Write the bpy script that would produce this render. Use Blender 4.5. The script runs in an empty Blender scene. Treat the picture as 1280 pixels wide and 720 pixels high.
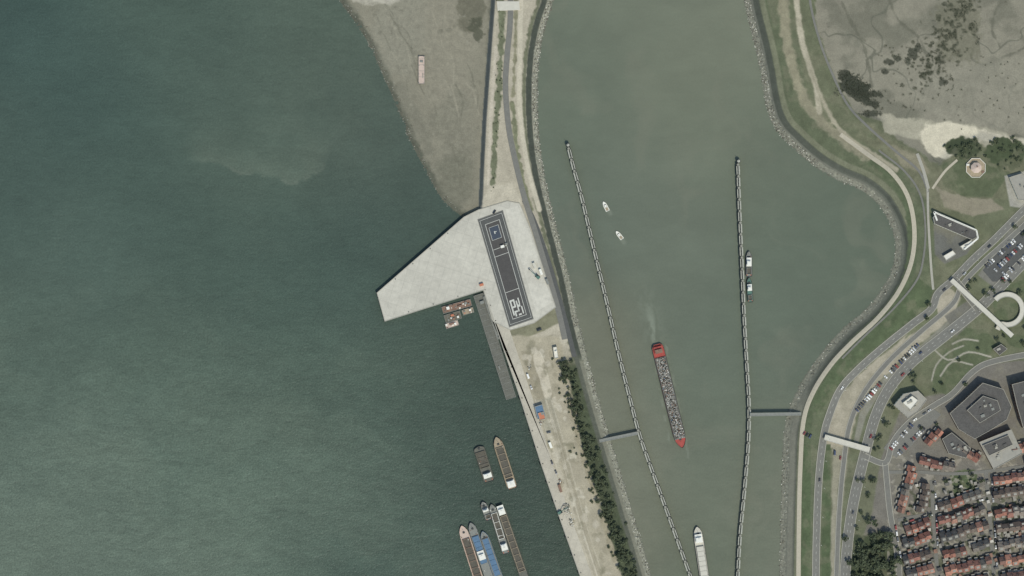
import bpy, math, random
import numpy as np
from mathutils import Vector, Matrix
random.seed(7); np.random.seed(7)
S=0.8
def W(px,py): return ((px-640)*S,(360-py)*S)
KR,KG,KB=.82,.825,.93
def lin1(c):
    c=c/255.0
    return c/12.92 if c<=0.04045 else ((c+0.055)/1.055)**2.4
def lin(c):
    g=.3*c[0]+.59*c[1]+.11*c[2]; c=[v*.87+g*.13 for v in c]
    return np.array([lin1(c[0])/KR,lin1(c[1])/KG,lin1(c[2])/KB],dtype=np.float32)*.96+.008  # scaled and lifted: aerial haze put into every base colour
scene=bpy.context.scene
col=scene.collection
# ------------------------------------------------------------ noise
_tab=np.random.rand(8,256,256).astype(np.float32)
def vnoise(X,Y,scale,seed=0):
    t=_tab[seed%8]
    x=X/scale+seed*13.7; y=Y/scale+seed*7.3
    xi=np.floor(x).astype(np.int64); yi=np.floor(y).astype(np.int64)
    fx=(x-xi).astype(np.float32); fy=(y-yi).astype(np.float32)
    fx=fx*fx*(3-2*fx); fy=fy*fy*(3-2*fy)
    a=t[yi&255,xi&255]; b=t[yi&255,(xi+1)&255]; c=t[(yi+1)&255,xi&255]; d=t[(yi+1)&255,(xi+1)&255]
    return (a*(1-fx)+b*fx)*(1-fy)+(c*(1-fx)+d*fx)*fy
def fbm(X,Y,scale,o=3,seed=0):
    r=0;amp=1;tot=0
    for i in range(o):
        r=r+amp*vnoise(X,Y,scale/(2**i),seed+i); tot+=amp; amp*=0.55
    return r/tot
def catmull(pts,step=4.0,closed=False):
    pts=[np.array(p,float) for p in pts]
    n=len(pts); out=[]
    rng=range(n) if closed else range(n-1)
    for i in rng:
        p1=pts[i]; p2=pts[(i+1)%n]
        p0=pts[(i-1)%n] if (closed or i>0) else p1*2-p2
        p3=pts[(i+2)%n] if (closed or i+2<n) else p2*2-p1
        k=max(1,min(60,int(np.linalg.norm(p2-p1)/step)))
        for j in range(k):
            t=j/k
            out.append(tuple(0.5*((2*p1)+(-p0+p2)*t+(2*p0-5*p1+4*p2-p3)*t*t+(-p0+3*p1-3*p2+p3)*t**3)))
    if not closed: out.append(tuple(pts[-1]))
    return out
# ------------------------------------------------------------ ground grid in image pixel coordinates (pixels of 0.8 m)
outer=[60,90,140,220,400,800,1600,3200,7000]
gx=np.array([-40-o for o in outer[::-1]]+list(range(-40,1321))+[1320+o for o in outer],dtype=np.float32)
gy=np.array([-40-o for o in outer[::-1]]+list(range(-40,761))+[760+o for o in outer],dtype=np.float32)
X,Y=np.meshgrid(gx,gy)
NY,NX=X.shape
H=np.full((NY,NX),-4.0,dtype=np.float32)
C=np.zeros((NY,NX,3),dtype=np.float32); C[:]=lin((110,108,95))
def sl(x0,x1,y0,y1):
    return (slice(max(0,np.searchsorted(gy,y0)-1),np.searchsorted(gy,y1)+1),slice(max(0,np.searchsorted(gx,x0)-1),np.searchsorted(gx,x1)+1))
def bbox(pts,m):
    xs=[p[0] for p in pts]; ys=[p[1] for p in pts]
    return sl(min(xs)-m,max(xs)+m,min(ys)-m,max(ys)+m)
def dist(x,y,pts,closed=False):
    D=np.full(x.shape,1e12,dtype=np.float32); ins=np.zeros(x.shape,bool)
    n=len(pts)
    for i in range(n if closed else n-1):
        ax,ay=pts[i]; bx,by=pts[(i+1)%n]
        dx,dy=bx-ax,by-ay; L=dx*dx+dy*dy
        if L<1e-9: continue
        t=np.clip(((x-ax)*dx+(y-ay)*dy)/L,0,1)
        D=np.minimum(D,(x-ax-t*dx)**2+(y-ay-t*dy)**2)
        if closed and ay!=by:
            c=((ay>y)!=(by>y))&(x<(bx-ax)*(y-ay)/(by-ay)+ax)
            ins^=c
    D=np.sqrt(D)
    return np.where(ins,D,-D) if closed else D
def sm(a,b,v):
    t=np.clip((v-a)/(b-a),0,1); return t*t*(3-2*t)
def apply(s,m,color,amp=0.12,sc=6,seed=1):
    x=X[s];y=Y[s]
    n=1+(fbm(x,y,sc,3,seed)-0.5)*2*amp
    c=lin(color)[None,None,:]*n[...,None]
    m=m[...,None]
    C[s]=C[s]*(1-m)+c*m
def area(pts,color,edge=1.0,rag=0.0,rsc=8,amp=0.12,sc=6,seed=1,alpha=1.0,smooth=False):
    if smooth: pts=catmull(pts,5,True)
    s=bbox(pts,edge+rag+2); x=X[s];y=Y[s]
    d=dist(x,y,pts,True)
    if rag: d=d+(fbm(x,y,rsc,3,seed+2)-0.5)*2*rag
    apply(s,sm(-edge/2,edge/2,d)*alpha,color,amp,sc,seed)
def line(pts,w,color,edge=1.0,rag=0.0,rsc=6,amp=0.1,sc=5,seed=3,alpha=1.0,smooth=True,off=0):
    if smooth: pts=catmull(pts,6)
    s=bbox(pts,w+edge+rag+2); x=X[s];y=Y[s]
    d=w/2-dist(x,y,pts)
    if rag: d=d+(fbm(x,y,rsc,3,seed+2)-0.5)*2*rag
    apply(s,sm(-edge/2,edge/2,d)*alpha,color,amp,sc,seed)
def blob(cx,cy,rx,ry,color,rag=5,rsc=8,alpha=1.0,edge=2,seed=5,amp=0.2,sc=3,rot=0):
    pts=[]
    for i in range(20):
        a=i*math.pi/10; u=rx*math.cos(a); v=ry*math.sin(a)
        pts.append((cx+u*math.cos(rot)-v*math.sin(rot),cy+u*math.sin(rot)+v*math.cos(rot)))
    area(pts,color,edge,rag,rsc,amp,sc,seed,alpha)
# ------------------------------------------------------------ shorelines
W0=[(760,-7100)]+catmull([(705,-120),(697,-40),(692,0),(681,35),(674,75),(672,120),(674,170),(681,220),(692,268),(704,315),(714,355),(724,405),(737,455),(752,510),(770,570),(788,630),(806,690),(826,760),(850,850)],12)+[(900,7800)]
E0=[(900,-7100)]+catmull([(926,-120),(928,-40),(930,0),(936,28),(944,60),(951,95),(957,130),(968,160),(990,184),(1018,208),(1048,226),(1076,238),(1098,256),(1112,280),(1119,305),(1116,332),(1104,358),(1083,385),(1056,408),(1032,434),(1010,464),(994,492),(984,517),(979,545),(977,600),(975,660),(973,760),(970,850)],10)+[(960,7800)]
dW=dist(X,Y,W0); dE=dist(X,Y,E0)
LWp=[(620,-7100),(618,-120),(614,0),(608,80),(603,150),(600,210),(598,262),(606,300),(610,366),(655,498),(682,580),(706,650),(742,760),(770,850),(840,7800)]+W0[::-1]
LW=dist(X,Y,LWp,True)
LEp=E0+[(8300,7800),(8300,-7100)]
inE=dist(X,Y,LEp,True)>0
inW=LW>0
Mp=catmull([(340,-140),(395,-50),(424,0),(440,22),(455,45),(468,70),(482,102),(498,138),(510,170),(526,202),(540,228),(552,248),(566,262),(582,274)],8)
nMs=len(Mp)
Mp=[(-400,-1500)]+Mp+[(612,274),(612,200),(620,0),(630,-1500)]
dM=dist(X,Y,Mp,True)
# heights
n1=fbm(X,Y,5,3,1); n2=fbm(X,Y,40,3,2); nh=np.random.rand(NY,NX).astype(np.float32)-0.5
m=dM>-6
H[m]=(np.where(dM>0,0.05+0.9*sm(0,60,dM)+(n1-0.5)*0.25,dM*0.25))[m]
hW=np.minimum(4.0*sm(-1,15,dW),np.where(Y<262,4.0*sm(-1,6,LW),4.0))
H[inW]=hW[inW]
near=(~inW)&(dW<8)&(dM<0)&(X>640); H[near]=-dW[near]*0.3-0.02
# east
NEmud=[(1000,-1500)]+catmull([(1010,-140),(1008,-40),(1014,10),(1028,55),(1040,95),(1058,130),(1085,147),(1105,152),(1118,170),(1150,190),(1172,205),(1196,182),(1225,172),(1250,178),(1290,190),(1360,205),(1500,250)],8)+[(8300,300),(8300,-7100),(1000,-7100)]
dN=dist(X,Y,NEmud,True)
inl=3.0-2.3*sm(-8,8,dN)
ramp=5.0*sm(-1,22,dE)
hE=np.where(dE<34,ramp,inl+(5.0-inl)*(1-sm(34,52,dE)))
H[inE]=hE[inE]
near=(~inE)&(dE<8)&(X>880); H[near]=-dE[near]*0.3-0.02
# ------------------------------------------------------------ land cover
def reg(m,color,x0,x1,y0,y1,amp=0.12,sc=6,seed=1):
    s=sl(x0,x1,y0,y1); apply(s,m[s].astype(np.float32),color,amp,sc,seed)
reg(sm(-2,0,dM),(122,118,102),-7100,700,-7100,400,amp=0.09,sc=30)
reg(sm(-2,0,dM)*(1-sm(3,12,dM+(n1-0.5)*8)),(80,82,69),-7100,700,-7100,400,amp=0.25,sc=3)
blob(470,-5,34,12,(150,145,130),rag=4,edge=4); blob(483,0,16,5,(168,162,148),rag=2)
blob(500,40,40,50,(126,123,108),rag=20,rsc=30,edge=30,alpha=.7)
blob(560,60,32,80,(126,121,105),rag=20,rsc=30,edge=30,alpha=.7); blob(590,18,18,28,(88,86,70),rag=12,rsc=12,edge=6,alpha=.75)
blob(596,35,8,14,(70,72,56),rag=8,rsc=6,edge=3,alpha=.8)
blob(565,170,26,60,(113,110,95),rag=18,rsc=22,edge=26,alpha=.8)
blob(570,225,24,30,(100,99,84),rag=12,rsc=16,edge=20,alpha=.7)
blob(520,150,10,50,(106,104,90),rag=10,rsc=14,edge=10,alpha=.6,rot=-0.45)
for k in range(34):
    x=random.uniform(460,590);y=random.uniform(0,220)
    if y>90 and x<500+(y-100)*.5: continue
    line([(x,y),(x+random.uniform(4,12),y+random.uniform(10,22)),(x+random.uniform(6,20),y+random.uniform(26,46))],random.uniform(.8,2.2),random.choice([(100,98,83),(138,133,116),(92,91,77)]),edge=1.8,rag=1,alpha=.55)
for i in range(50):
    x=random.uniform(455,600);y=random.uniform(5,240)
    blob(x,y,random.uniform(1,4),random.uniform(1,3),random.choice([(98,96,82),(138,134,118),(105,102,88)]),rag=2,rsc=4,edge=1.5,alpha=.45,seed=i%8)
# dam / yard
mW=inW.astype(np.float32)
reg(mW,(158,150,132),590,860,-7100,7800,amp=0.12,sc=9)
rip=mW*(1-sm(6,8,dW+(n1-.5)*3))
reg(mW*sm(6,8,dW)*(1-sm(14,16,dW+(n1-.5)*3))*(Y<452),(60,65,56),590,860,-7100,470,amp=0.15,sc=4)
reg(mW*sm(14,16,dW)*(1-sm(18,21,dW+(n1-.5)*6))*(Y<452),(98,100,78),590,860,-7100,470,amp=0.25,sc=4)
reg(mW*(1-sm(36,40,dW+(n1-.5)*10))*sm(440,460,Y),(68,76,54),640,860,430,7800,amp=0.3,sc=4)
reg(mW*(1-sm(11,13,dW))*sm(440,460,Y),(112,111,97),640,860,430,7800,amp=0.15,sc=4)
reg(mW*sm(11,12,dW)*(1-sm(16,18,dW))*sm(430,450,Y),(80,83,72),640,860,430,7800,amp=0.15,sc=4)
reg(rip,(128,128,114),590,860,-7100,7800,amp=0.4,sc=2)
reg(mW*(1-sm(0,1.8,dW)),(76,80,70),590,860,-7100,7800,amp=0.3,sc=2)
reg(mW*(1-sm(4.5,6,LW))*(Y<262),(78,83,81),560,660,-7100,264,amp=0.1,sc=4)
line([(626,-40),(627,40),(625,90),(621,140),(618,190),(616,232)],7,(98,102,78),rag=4,edge=2,rsc=7,amp=.3)
line([(641,130),(645,180),(654,225),(664,262)],5,(108,110,84),rag=3,edge=2,amp=.3)
line([(645,0),(644,60),(642,120)],4,(120,117,93),rag=3,edge=2,amp=.3)
line([(652,-40),(650,60),(650,140),(660,210),(674,262)],6,(174,166,147),edge=2)
line([(620,60),(614,140),(610,230)],4,(172,163,146),edge=2,rag=1)
area([(612,232),(640,228),(652,256),(600,262)],(168,160,142),edge=3,rag=3,amp=.15)
area([(636,410),(694,384),(703,412),(660,436),(640,432)],(114,112,89),edge=2,rag=3,amp=.2)
line([(636,424),(652,428),(676,420),(700,408)],9,(166,158,140),edge=2,rag=1)
line([(650,440),(662,434),(690,428),(706,424)],8,(170,162,144),edge=2,rag=1)
area([(700,420),(712,480),(728,560),(750,640),(778,722),(800,780),(760,780),(700,640),(660,500),(640,420)],(152,144,124),edge=4,rag=3,rsc=12,amp=.14,sc=12)
area([(652,440),(672,436),(694,500),(676,510),(664,486)],(138,130,110),edge=4,rag=4,amp=.2)
area([(666,444),(676,440),(690,492),(681,498),(676,480)],(176,167,148),edge=1.5,rag=1,smooth=True)
area([(668,500),(690,496),(700,535),(684,545)],(144,139,122),edge=4,rag=3,amp=.2)
line([(684,545),(700,600),(722,660),(745,730)],10,(166,158,139),edge=4,rag=2)
line([(712,500),(724,556),(744,620),(768,700)],5,(142,134,112),edge=3,rag=3,amp=.2)
for k in range(14):
    x=random.uniform(668,690);line([(x,500),(x+20,570+random.uniform(-8,8)),(x+42,650),(x+66,725)],1,random.choice([(134,126,106),(178,170,152)]),edge=1.2,rag=.6,alpha=.5)
for i in range(110):
    t=random.random(); y=430+t*300; x=665+(y-430)*0.27+random.uniform(-15,22)
    blob(x,y,random.uniform(1,5),random.uniform(1,6),random.choice([(178,170,153),(128,121,101),(184,177,160),(114,110,88)]),rag=2.5,rsc=4,edge=2,alpha=.5,seed=i%8)
# east side
mE=inE.astype(np.float32)
def rE(m,color,amp=.12,sc=6,x0=900,x1=8300,y0=-7100,y1=7800,seed=1): reg(mE*m,color,x0,x1,y0,y1,amp,sc,seed)
rE(np.ones_like(X),(92,96,72),amp=.2,sc=10)
nm=sm(-2,2,dN+(n1-.5)*8)
rE(nm,(122,118,103),amp=.09,sc=35)
wet=sm(.5,.66,fbm(X+.6*Y,Y-.4*X,46,4,6))
rE(nm*wet*.75,(98,97,83),amp=.14,sc=12,x1=1700,y0=-300,y1=320)
chn=np.abs(fbm(X+20*n2,Y+20*n2,58,3,2)-.5)
rE(nm*(1-sm(.004,.014,chn))*.7,(84,85,72),amp=.12,sc=12,x1=1700,y0=-300,y1=320)
for k,pts in enumerate([[(1100,-40),(1120,20),(1150,50),(1160,90),(1150,130)],[(1200,-40),(1190,30),(1170,80),(1160,120)],[(1280,60),(1240,80),(1210,110),(1190,150)],[(1060,20),(1080,60),(1090,110)],[(1040,-30),(1064,30),(1080,50)],[(1260,-20),(1240,30),(1250,60)],[(1300,110),(1250,120),(1220,140)]]):
    line(pts,2.5,(92,91,77),edge=2.5,rag=3,alpha=.8)
area([(1130,95),(1290,70),(1400,150),(1400,195),(1215,165),(1150,150)],(131,127,112),edge=20,rag=14,rsc=24,amp=.08,alpha=.6)
area([(1098,142),(1150,150),(1215,155),(1320,185),(1320,200),(1212,178),(1190,196),(1160,192),(1150,176),(1105,166)],(148,143,125),edge=4,rag=4,amp=.12)
area([(1154,158),(1192,153),(1232,164),(1222,178),(1194,182),(1188,198),(1164,194),(1152,176)],(184,176,155),edge=3,rag=4,rsc=8,amp=.1,smooth=True)
area([(1222,162),(1290,178),(1290,190),(1220,174)],(170,163,145),edge=2,rag=2)
veg=[]
def marsh(cx,cy,rx,ry,n=0,c=(50,54,41),rot=0,alpha=.9):
    blob(cx,cy,rx,ry,c,rag=min(rx,ry)*.8+1,rsc=6,alpha=alpha,edge=2,rot=rot,seed=int(cx)%8)
    veg.append((cx,cy,rx,ry,rot))
for v in [(1068,104,17,11,.6),(1056,95,10,7,.3),(1078,122,22,7,.5),(1095,118,8,4,0),(1050,112,6,8,0),(1074,112,18,10,.4)]: marsh(v[0],v[1],v[2],v[3],rot=v[4])
for v in [(1112,78,8,3),(1122,74,5,4),(1140,68,6,8),(1134,76,4,4),(1180,102,5,4),(1088,142,14,4),(1106,90,4,3),(1148,60,4,5),(1216,34,5,8),(1200,20,6,4),(1222,50,3,6),(1188,44,5,4),(1208,8,8,4),(1196,66,5,4),(1176,78,5,3)]: marsh(*v,alpha=.8)
blob(1198,36,32,50,(102,100,82),rag=18,rsc=10,alpha=.7,edge=8)
for i in range(250):
    t=random.random(); cx=1216-(t*62)+random.gauss(0,15); cy=-24+t*130+random.gauss(0,8)
    marsh(cx,cy,random.uniform(.8,3.2),random.uniform(.8,2.6),c=(66,68,52),alpha=.75)
for i in range(60):
    marsh(random.uniform(1095,1180),random.uniform(55,140),random.uniform(.6,2),random.uniform(.6,1.6),c=(76,76,61),alpha=.65)
for i in range(50):
    marsh(random.uniform(1180,1310),random.uniform(70,165),random.uniform(.5,1.5),random.uniform(.5,1.3),c=(86,85,70),alpha=.55)
area([(1085,150),(1110,172),(1150,192),(1170,208),(1200,190),(1280,200),(1330,210),(1330,240),(1240,250),(1165,265),(1145,235),(1110,205),(1070,170)],(98,99,76),edge=4,rag=5,amp=.25,sc=5)
area([(1110,180),(1150,196),(1160,215),(1130,212)],(124,119,98),edge=5,rag=5,amp=.2)
area([(1176,206),(1200,198),(1235,206),(1262,216),(1240,246),(1205,246),(1178,232)],(80,88,62),edge=3,rag=2,amp=.18)
area([(1168,232),(1200,246),(1240,250),(1255,262),(1215,270),(1180,258)],(126,119,101),edge=3,rag=3,amp=.15)
blob(1206,184,24,13,(60,69,46),rag=6,edge=3); blob(1256,192,26,20,(64,74,48),rag=8,edge=3)
# dike bands
rE((1-sm(50,56,dE))*(1-nm*sm(36,44,dE)),(84,91,67),amp=.2,sc=7)
rE(sm(17,19,dE+(n1-.5)*2)*(1-sm(24,26,dE)),(104,106,84),amp=.18,sc=5)
rE((1-sm(17,19,dE)),(70,74,64),amp=.12,sc=5)
rE((1-sm(16,18,dE))*sm(170,260,Y),(86,89,78),amp=.12,sc=5)
rE(sm(12,13,dE)*(1-sm(16,17,dE))*sm(170,260,Y),(66,70,61),amp=.12,sc=5)
rE(sm(7.5,9,dE)*(1-sm(10,11,dE)),(98,99,88),amp=.12,sc=5)
rE((1-sm(7.5,9,dE+(n1-.5)*3)),(114,114,101),amp=.35,sc=2)
rE((1-sm(0,1.5,dE)),(84,87,75),amp=.25,sc=2)
rE((1-sm(14,18,dE))*sm(8,10,dE)*sm(470,520,Y),(114,113,100),amp=.1,sc=5)
line([(972,-60),(982,40),(992,90),(1012,135),(1050,172),(1085,196)],13,(128,123,101),edge=5,rag=4,amp=.2)
line([(990,-60),(1000,40),(1014,90),(1020,112),(1024,140)],7,(162,154,134),edge=3,rag=1.5)
line([(1014,90),(1030,130),(1052,165),(1090,192),(1120,212)],5,(146,139,119),edge=3,rag=1.5)
line([(1020,-60),(1016,20),(1026,60),(1044,105),(1068,145),(1092,172)],7,(90,95,70),edge=3,rag=3,amp=.25)
line([(1090,205),(1128,242),(1140,290),(1134,345),(1108,388),(1070,425),(1040,460),(1014,506),(1006,560),(1004,760)],12,(78,88,62),edge=2,rag=2,amp=.22)
area([(1145,345),(1166,362),(1158,384),(1110,422),(1060,462),(1036,500),(1020,520),(1016,498),(1046,452),(1090,412),(1125,375)],(74,86,58),edge=2,rag=1,amp=.22)
area([(1168,384),(1180,352),(1200,372),(1190,396),(1130,446),(1088,488),(1070,520),(1060,560),(1030,560),(1040,510),(1070,470),(1120,430)],(152,144,126),edge=3,rag=2,amp=.12)
area([(1190,396),(1210,396),(1150,440),(1104,484),(1082,520),(1072,556),(1066,556),(1074,516),(1096,480)],(120,118,106),edge=2)
area([(1150,385),(1170,380),(1172,396),(1130,424)],(98,103,76),edge=2,rag=2)
area([(1028,555),(1038,555),(1038,760),(1026,760)],(72,85,56),edge=2,amp=.22)
area([(1000,555),(1013,555),(1012,760),(1002,760)],(73,86,57),edge=2,amp=.22)
area([(1040,556),(1060,560),(1052,640),(1046,760),(1038,760)],(136,131,113),edge=3,rag=2,amp=.12)
area([(1048,600),(1054,600),(1048,700),(1044,700)],(96,98,73),edge=2,rag=2)
area([(1066,620),(1100,560),(1110,575),(1085,660),(1066,660)],(96,98,76),edge=3,rag=3,amp=.15)
area([(1100,575),(1130,500),(1190,490),(1225,455),(1420,440),(1420,900),(1060,900),(1066,700),(1090,640)],(106,102,94),edge=3,rag=1,amp=.14,sc=5)
area([(1430,215),(1300,290),(1285,330),(1245,362),(1222,344),(1262,286),(1330,210)],(112,110,102),edge=3)
area([(1160,482),(1180,440),(1205,410),(1232,412),(1246,432),(1224,456),(1186,496)],(80,89,62),edge=2,rag=1,amp=.2)
area([(1238,365),(1290,345),(1290,440),(1262,432),(1244,405)],(80,89,62),edge=2,rag=1,amp=.2)
area([(1180,395),(1215,372),(1232,385),(1195,420)],(104,102,93),edge=2)
area([(1420,370),(1290,360),(1290,460),(1420,470)],(100,102,87),edge=4,amp=.2)
area([(1186,590),(1218,586),(1224,616),(1192,622)],(72,84,54),edge=2,rag=2,amp=.2)
area([(1060,670),(1100,664),(1122,690),(1118,780),(1060,780)],(60,69,46),edge=3,rag=5,amp=.25)
area([(1166,268),(1224,292),(1208,318),(1180,330),(1168,318)],(96,96,90),edge=2)
area([(1255,220),(1290,212),(1290,262),(1262,258)],(146,143,133),edge=2)
line([(1160,430),(1185,450),(1210,440),(1238,446)],2,(150,145,132),edge=1)
line([(1175,470),(1190,452),(1215,456)],2,(150,145,132),edge=1)
line([(1190,430),(1204,424),(1222,426)],2,(150,145,132),edge=1)
line([(1164,476),(1170,456),(1186,440),(1204,432)],1.6,(146,141,129),edge=1)
s=sl(1110,1420,570,900)
gd=sm(.5,.58,fbm(X[s],Y[s],6,3,6))*sm(600,620,Y[s])*sm(1120,1128,X[s])
apply(s,gd*.8,(66,73,51),.3,3,2)
pv=sm(.58,.64,fbm(X[s],Y[s],5,3,3))
apply(s,pv*.6,(146,140,128),.2,3,2)
s=sl(940,1320,-40,760)
wn=sm(.5,.68,fbm(X[s],Y[s],16,4,4))*(dN[s]<0)*sm(26,30,dE[s])*mE[s]
apply(s,wn*.3,(118,114,93),.2,4,2)
rough=rip*.9+mE*(1-sm(8,9,dE))*.7+mE*sm(18,20,dE)*0.14*(dN<0)+mW*sm(16,20,dW)*0.12
H+=np.where(H>-1,nh*rough,0)
# ------------------------------------------------------------ materials
def newmat(name):
    m=bpy.data.materials.new(name); m.use_nodes=True
    return m,m.node_tree.nodes,m.node_tree.links,m.node_tree.nodes['Principled BSDF']
def mat(name,c,rough=0.8,var=0.15,sc=0.5,bump=0.0,metal=0.0,spec=0.3,objcol=False,sc2=None):
    m,N,L,b=newmat(name)
    b.inputs['Roughness'].default_value=rough; b.inputs['Metallic'].default_value=metal
    b.inputs['Specular IOR Level'].default_value=spec
    geo=N.new('ShaderNodeNewGeometry')
    nz=N.new('ShaderNodeTexNoise'); nz.inputs['Scale'].default_value=sc; nz.inputs['Detail'].default_value=5; nz.inputs['Roughness'].default_value=.65
    L.new(geo.outputs['Position'],nz.inputs['Vector'])
    mr=N.new('ShaderNodeMapRange'); mr.inputs[1].default_value=.25; mr.inputs[2].default_value=.75
    mr.inputs[3].default_value=1-var; mr.inputs[4].default_value=1+var
    L.new(nz.outputs['Fac'],mr.inputs[0])
    vm=N.new('ShaderNodeVectorMath'); vm.operation='SCALE'
    if objcol:
        oi=N.new('ShaderNodeObjectInfo'); L.new(oi.outputs['Color'],vm.inputs[0])
    else: vm.inputs[0].default_value=tuple(lin(c))
    L.new(mr.outputs[0],vm.inputs['Scale'])
    out=vm.outputs[0]
    if sc2:
        n2_=N.new('ShaderNodeTexNoise'); n2_.inputs['Scale'].default_value=sc2; n2_.inputs['Detail'].default_value=3
        L.new(geo.outputs['Position'],n2_.inputs['Vector'])
        m2=N.new('ShaderNodeMapRange'); m2.inputs[1].default_value=.3; m2.inputs[2].default_value=.7; m2.inputs[3].default_value=1-var; m2.inputs[4].default_value=1+var
        L.new(n2_.outputs['Fac'],m2.inputs[0]); v2=N.new('ShaderNodeVectorMath'); v2.operation='SCALE'
        L.new(out,v2.inputs[0]); L.new(m2.outputs[0],v2.inputs['Scale']); out=v2.outputs[0]
    L.new(out,b.inputs['Base Color'])
    if bump:
        bp=N.new('ShaderNodeBump'); bp.inputs['Strength'].default_value=bump; bp.inputs['Distance'].default_value=.3
        L.new(nz.outputs['Fac'],bp.inputs['Height']); L.new(bp.outputs[0],b.inputs['Normal'])
    return m
def attrmat(name,rough,water=False):
    m,N,L,b=newmat(name)
    b.inputs['Roughness'].default_value=rough
    at=N.new('ShaderNodeAttribute'); at.attribute_name='Col'
    geo=N.new('ShaderNodeNewGeometry')
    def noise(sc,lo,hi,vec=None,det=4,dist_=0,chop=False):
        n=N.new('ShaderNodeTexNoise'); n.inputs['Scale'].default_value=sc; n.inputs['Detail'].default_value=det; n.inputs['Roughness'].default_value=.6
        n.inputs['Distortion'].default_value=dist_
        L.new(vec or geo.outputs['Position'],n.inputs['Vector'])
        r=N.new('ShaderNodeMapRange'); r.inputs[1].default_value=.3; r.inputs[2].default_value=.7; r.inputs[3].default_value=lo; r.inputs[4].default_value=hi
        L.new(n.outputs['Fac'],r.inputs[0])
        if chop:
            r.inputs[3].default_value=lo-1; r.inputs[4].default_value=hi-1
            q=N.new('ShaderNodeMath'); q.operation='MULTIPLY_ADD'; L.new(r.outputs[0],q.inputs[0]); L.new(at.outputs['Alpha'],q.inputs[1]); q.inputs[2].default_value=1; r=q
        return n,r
    def mul(x,r):
        v=N.new('ShaderNodeVectorMath'); v.operation='SCALE'; L.new(x,v.inputs[0]); L.new(r.outputs[0],v.inputs['Scale']); return v.outputs[0]
    o=at.outputs['Color']
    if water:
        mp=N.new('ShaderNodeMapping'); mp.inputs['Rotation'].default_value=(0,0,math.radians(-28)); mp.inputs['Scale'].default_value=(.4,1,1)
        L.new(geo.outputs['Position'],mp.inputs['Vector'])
        na,ra=noise(.2,.89,1.11,mp.outputs[0],5,.8,True)  # ripple shading and glint painted into the water colour, besides the bump
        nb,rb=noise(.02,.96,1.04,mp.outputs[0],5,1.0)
        nc,rc=noise(.55,.83,1.19,None,3,.3,True)  # finer glint grain, also painted as colour
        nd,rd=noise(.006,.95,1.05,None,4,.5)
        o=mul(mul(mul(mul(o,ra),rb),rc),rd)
        L.new(o,b.inputs['Base Color'])
        b.inputs['IOR'].default_value=1.33
        ad=N.new('ShaderNodeMath'); ad.operation='ADD'; L.new(na.outputs['Fac'],ad.inputs[0]); L.new(nc.outputs['Fac'],ad.inputs[1])
        bp=N.new('ShaderNodeBump'); bp.inputs['Distance'].default_value=.55
        st=N.new('ShaderNodeMath'); st.operation='MULTIPLY'; st.inputs[1].default_value=.45; L.new(at.outputs['Alpha'],st.inputs[0]); L.new(st.outputs[0],bp.inputs['Strength'])
        L.new(ad.outputs[0],bp.inputs['Height']); L.new(bp.outputs[0],b.inputs['Normal'])
    else:
        b.inputs['Specular IOR Level'].default_value=.2
        na,ra=noise(.9,.86,1.14,None,4); nb,rb=noise(.12,.92,1.08)
        o=mul(mul(o,ra),rb); L.new(o,b.inputs['Base Color'])
        bp=N.new('ShaderNodeBump'); bp.inputs['Strength'].default_value=.4; bp.inputs['Distance'].default_value=.3
        L.new(na.outputs['Fac'],bp.inputs['Height']); L.new(bp.outputs[0],b.inputs['Normal'])
    return m
def gridmesh(name,wx,wy,Z,Cc,keep,mt,smooth=True,alpha=None):
    ny,nx=Z.shape
    V=np.stack([np.broadcast_to(wx[None,:],Z.shape),np.broadcast_to(wy[:,None],Z.shape),Z],-1).reshape(-1,3).astype(np.float32)
    idx=np.arange(ny*nx).reshape(ny,nx)
    q=np.stack([idx[:-1,:-1],idx[1:,:-1],idx[1:,1:],idx[:-1,1:]],-1)[keep].reshape(-1,4)
    used=np.zeros(ny*nx,bool); used[q.ravel()]=True
    rem=np.cumsum(used)-1; q=rem[q]; V=V[used]; cc=Cc.reshape(-1,3)[used]
    al=(np.ones(len(cc),np.float32) if alpha is None else alpha.reshape(-1)[used])[:,None]
    me=bpy.data.meshes.new(name)
    me.vertices.add(len(V)); me.vertices.foreach_set('co',V.ravel())
    me.loops.add(q.size); me.loops.foreach_set('vertex_index',q.ravel().astype(np.int32))
    me.polygons.add(len(q)); me.polygons.foreach_set('loop_start',np.arange(0,q.size,4,dtype=np.int32))
    me.polygons.foreach_set('loop_total',np.full(len(q),4,dtype=np.int32))
    me.update(calc_edges=True)
    ca=me.color_attributes.new('Col','FLOAT_COLOR','POINT')
    ca.data.foreach_set('color',np.concatenate([cc,al],1).astype(np.float32).ravel())
    me.polygons.foreach_set('use_smooth',np.full(len(q),smooth))
    me.materials.append(mt)
    o=bpy.data.objects.new(name,me); col.objects.link(o); return o
wx=(gx-640)*S; wy=(360-gy)*S
hm=np.maximum(np.maximum(H[:-1,:-1],H[1:,:-1]),np.maximum(H[1:,1:],H[:-1,1:]))
gridmesh('ground',wx,wy,H,C,hm>-1.2,attrmat('ground_soil_and_grass',.9))
def hz(px,py):
    i=int(np.clip(np.searchsorted(gx,px)-1,0,NX-2)); j=int(np.clip(np.searchsorted(gy,py)-1,0,NY-2))
    fx=(px-gx[i])/(gx[i+1]-gx[i]); fy=(py-gy[j])/(gy[j+1]-gy[j])
    return float((H[j,i]*(1-fx)+H[j,i+1]*fx)*(1-fy)+(H[j+1,i]*(1-fx)+H[j+1,i+1]*fx)*fy)
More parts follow.
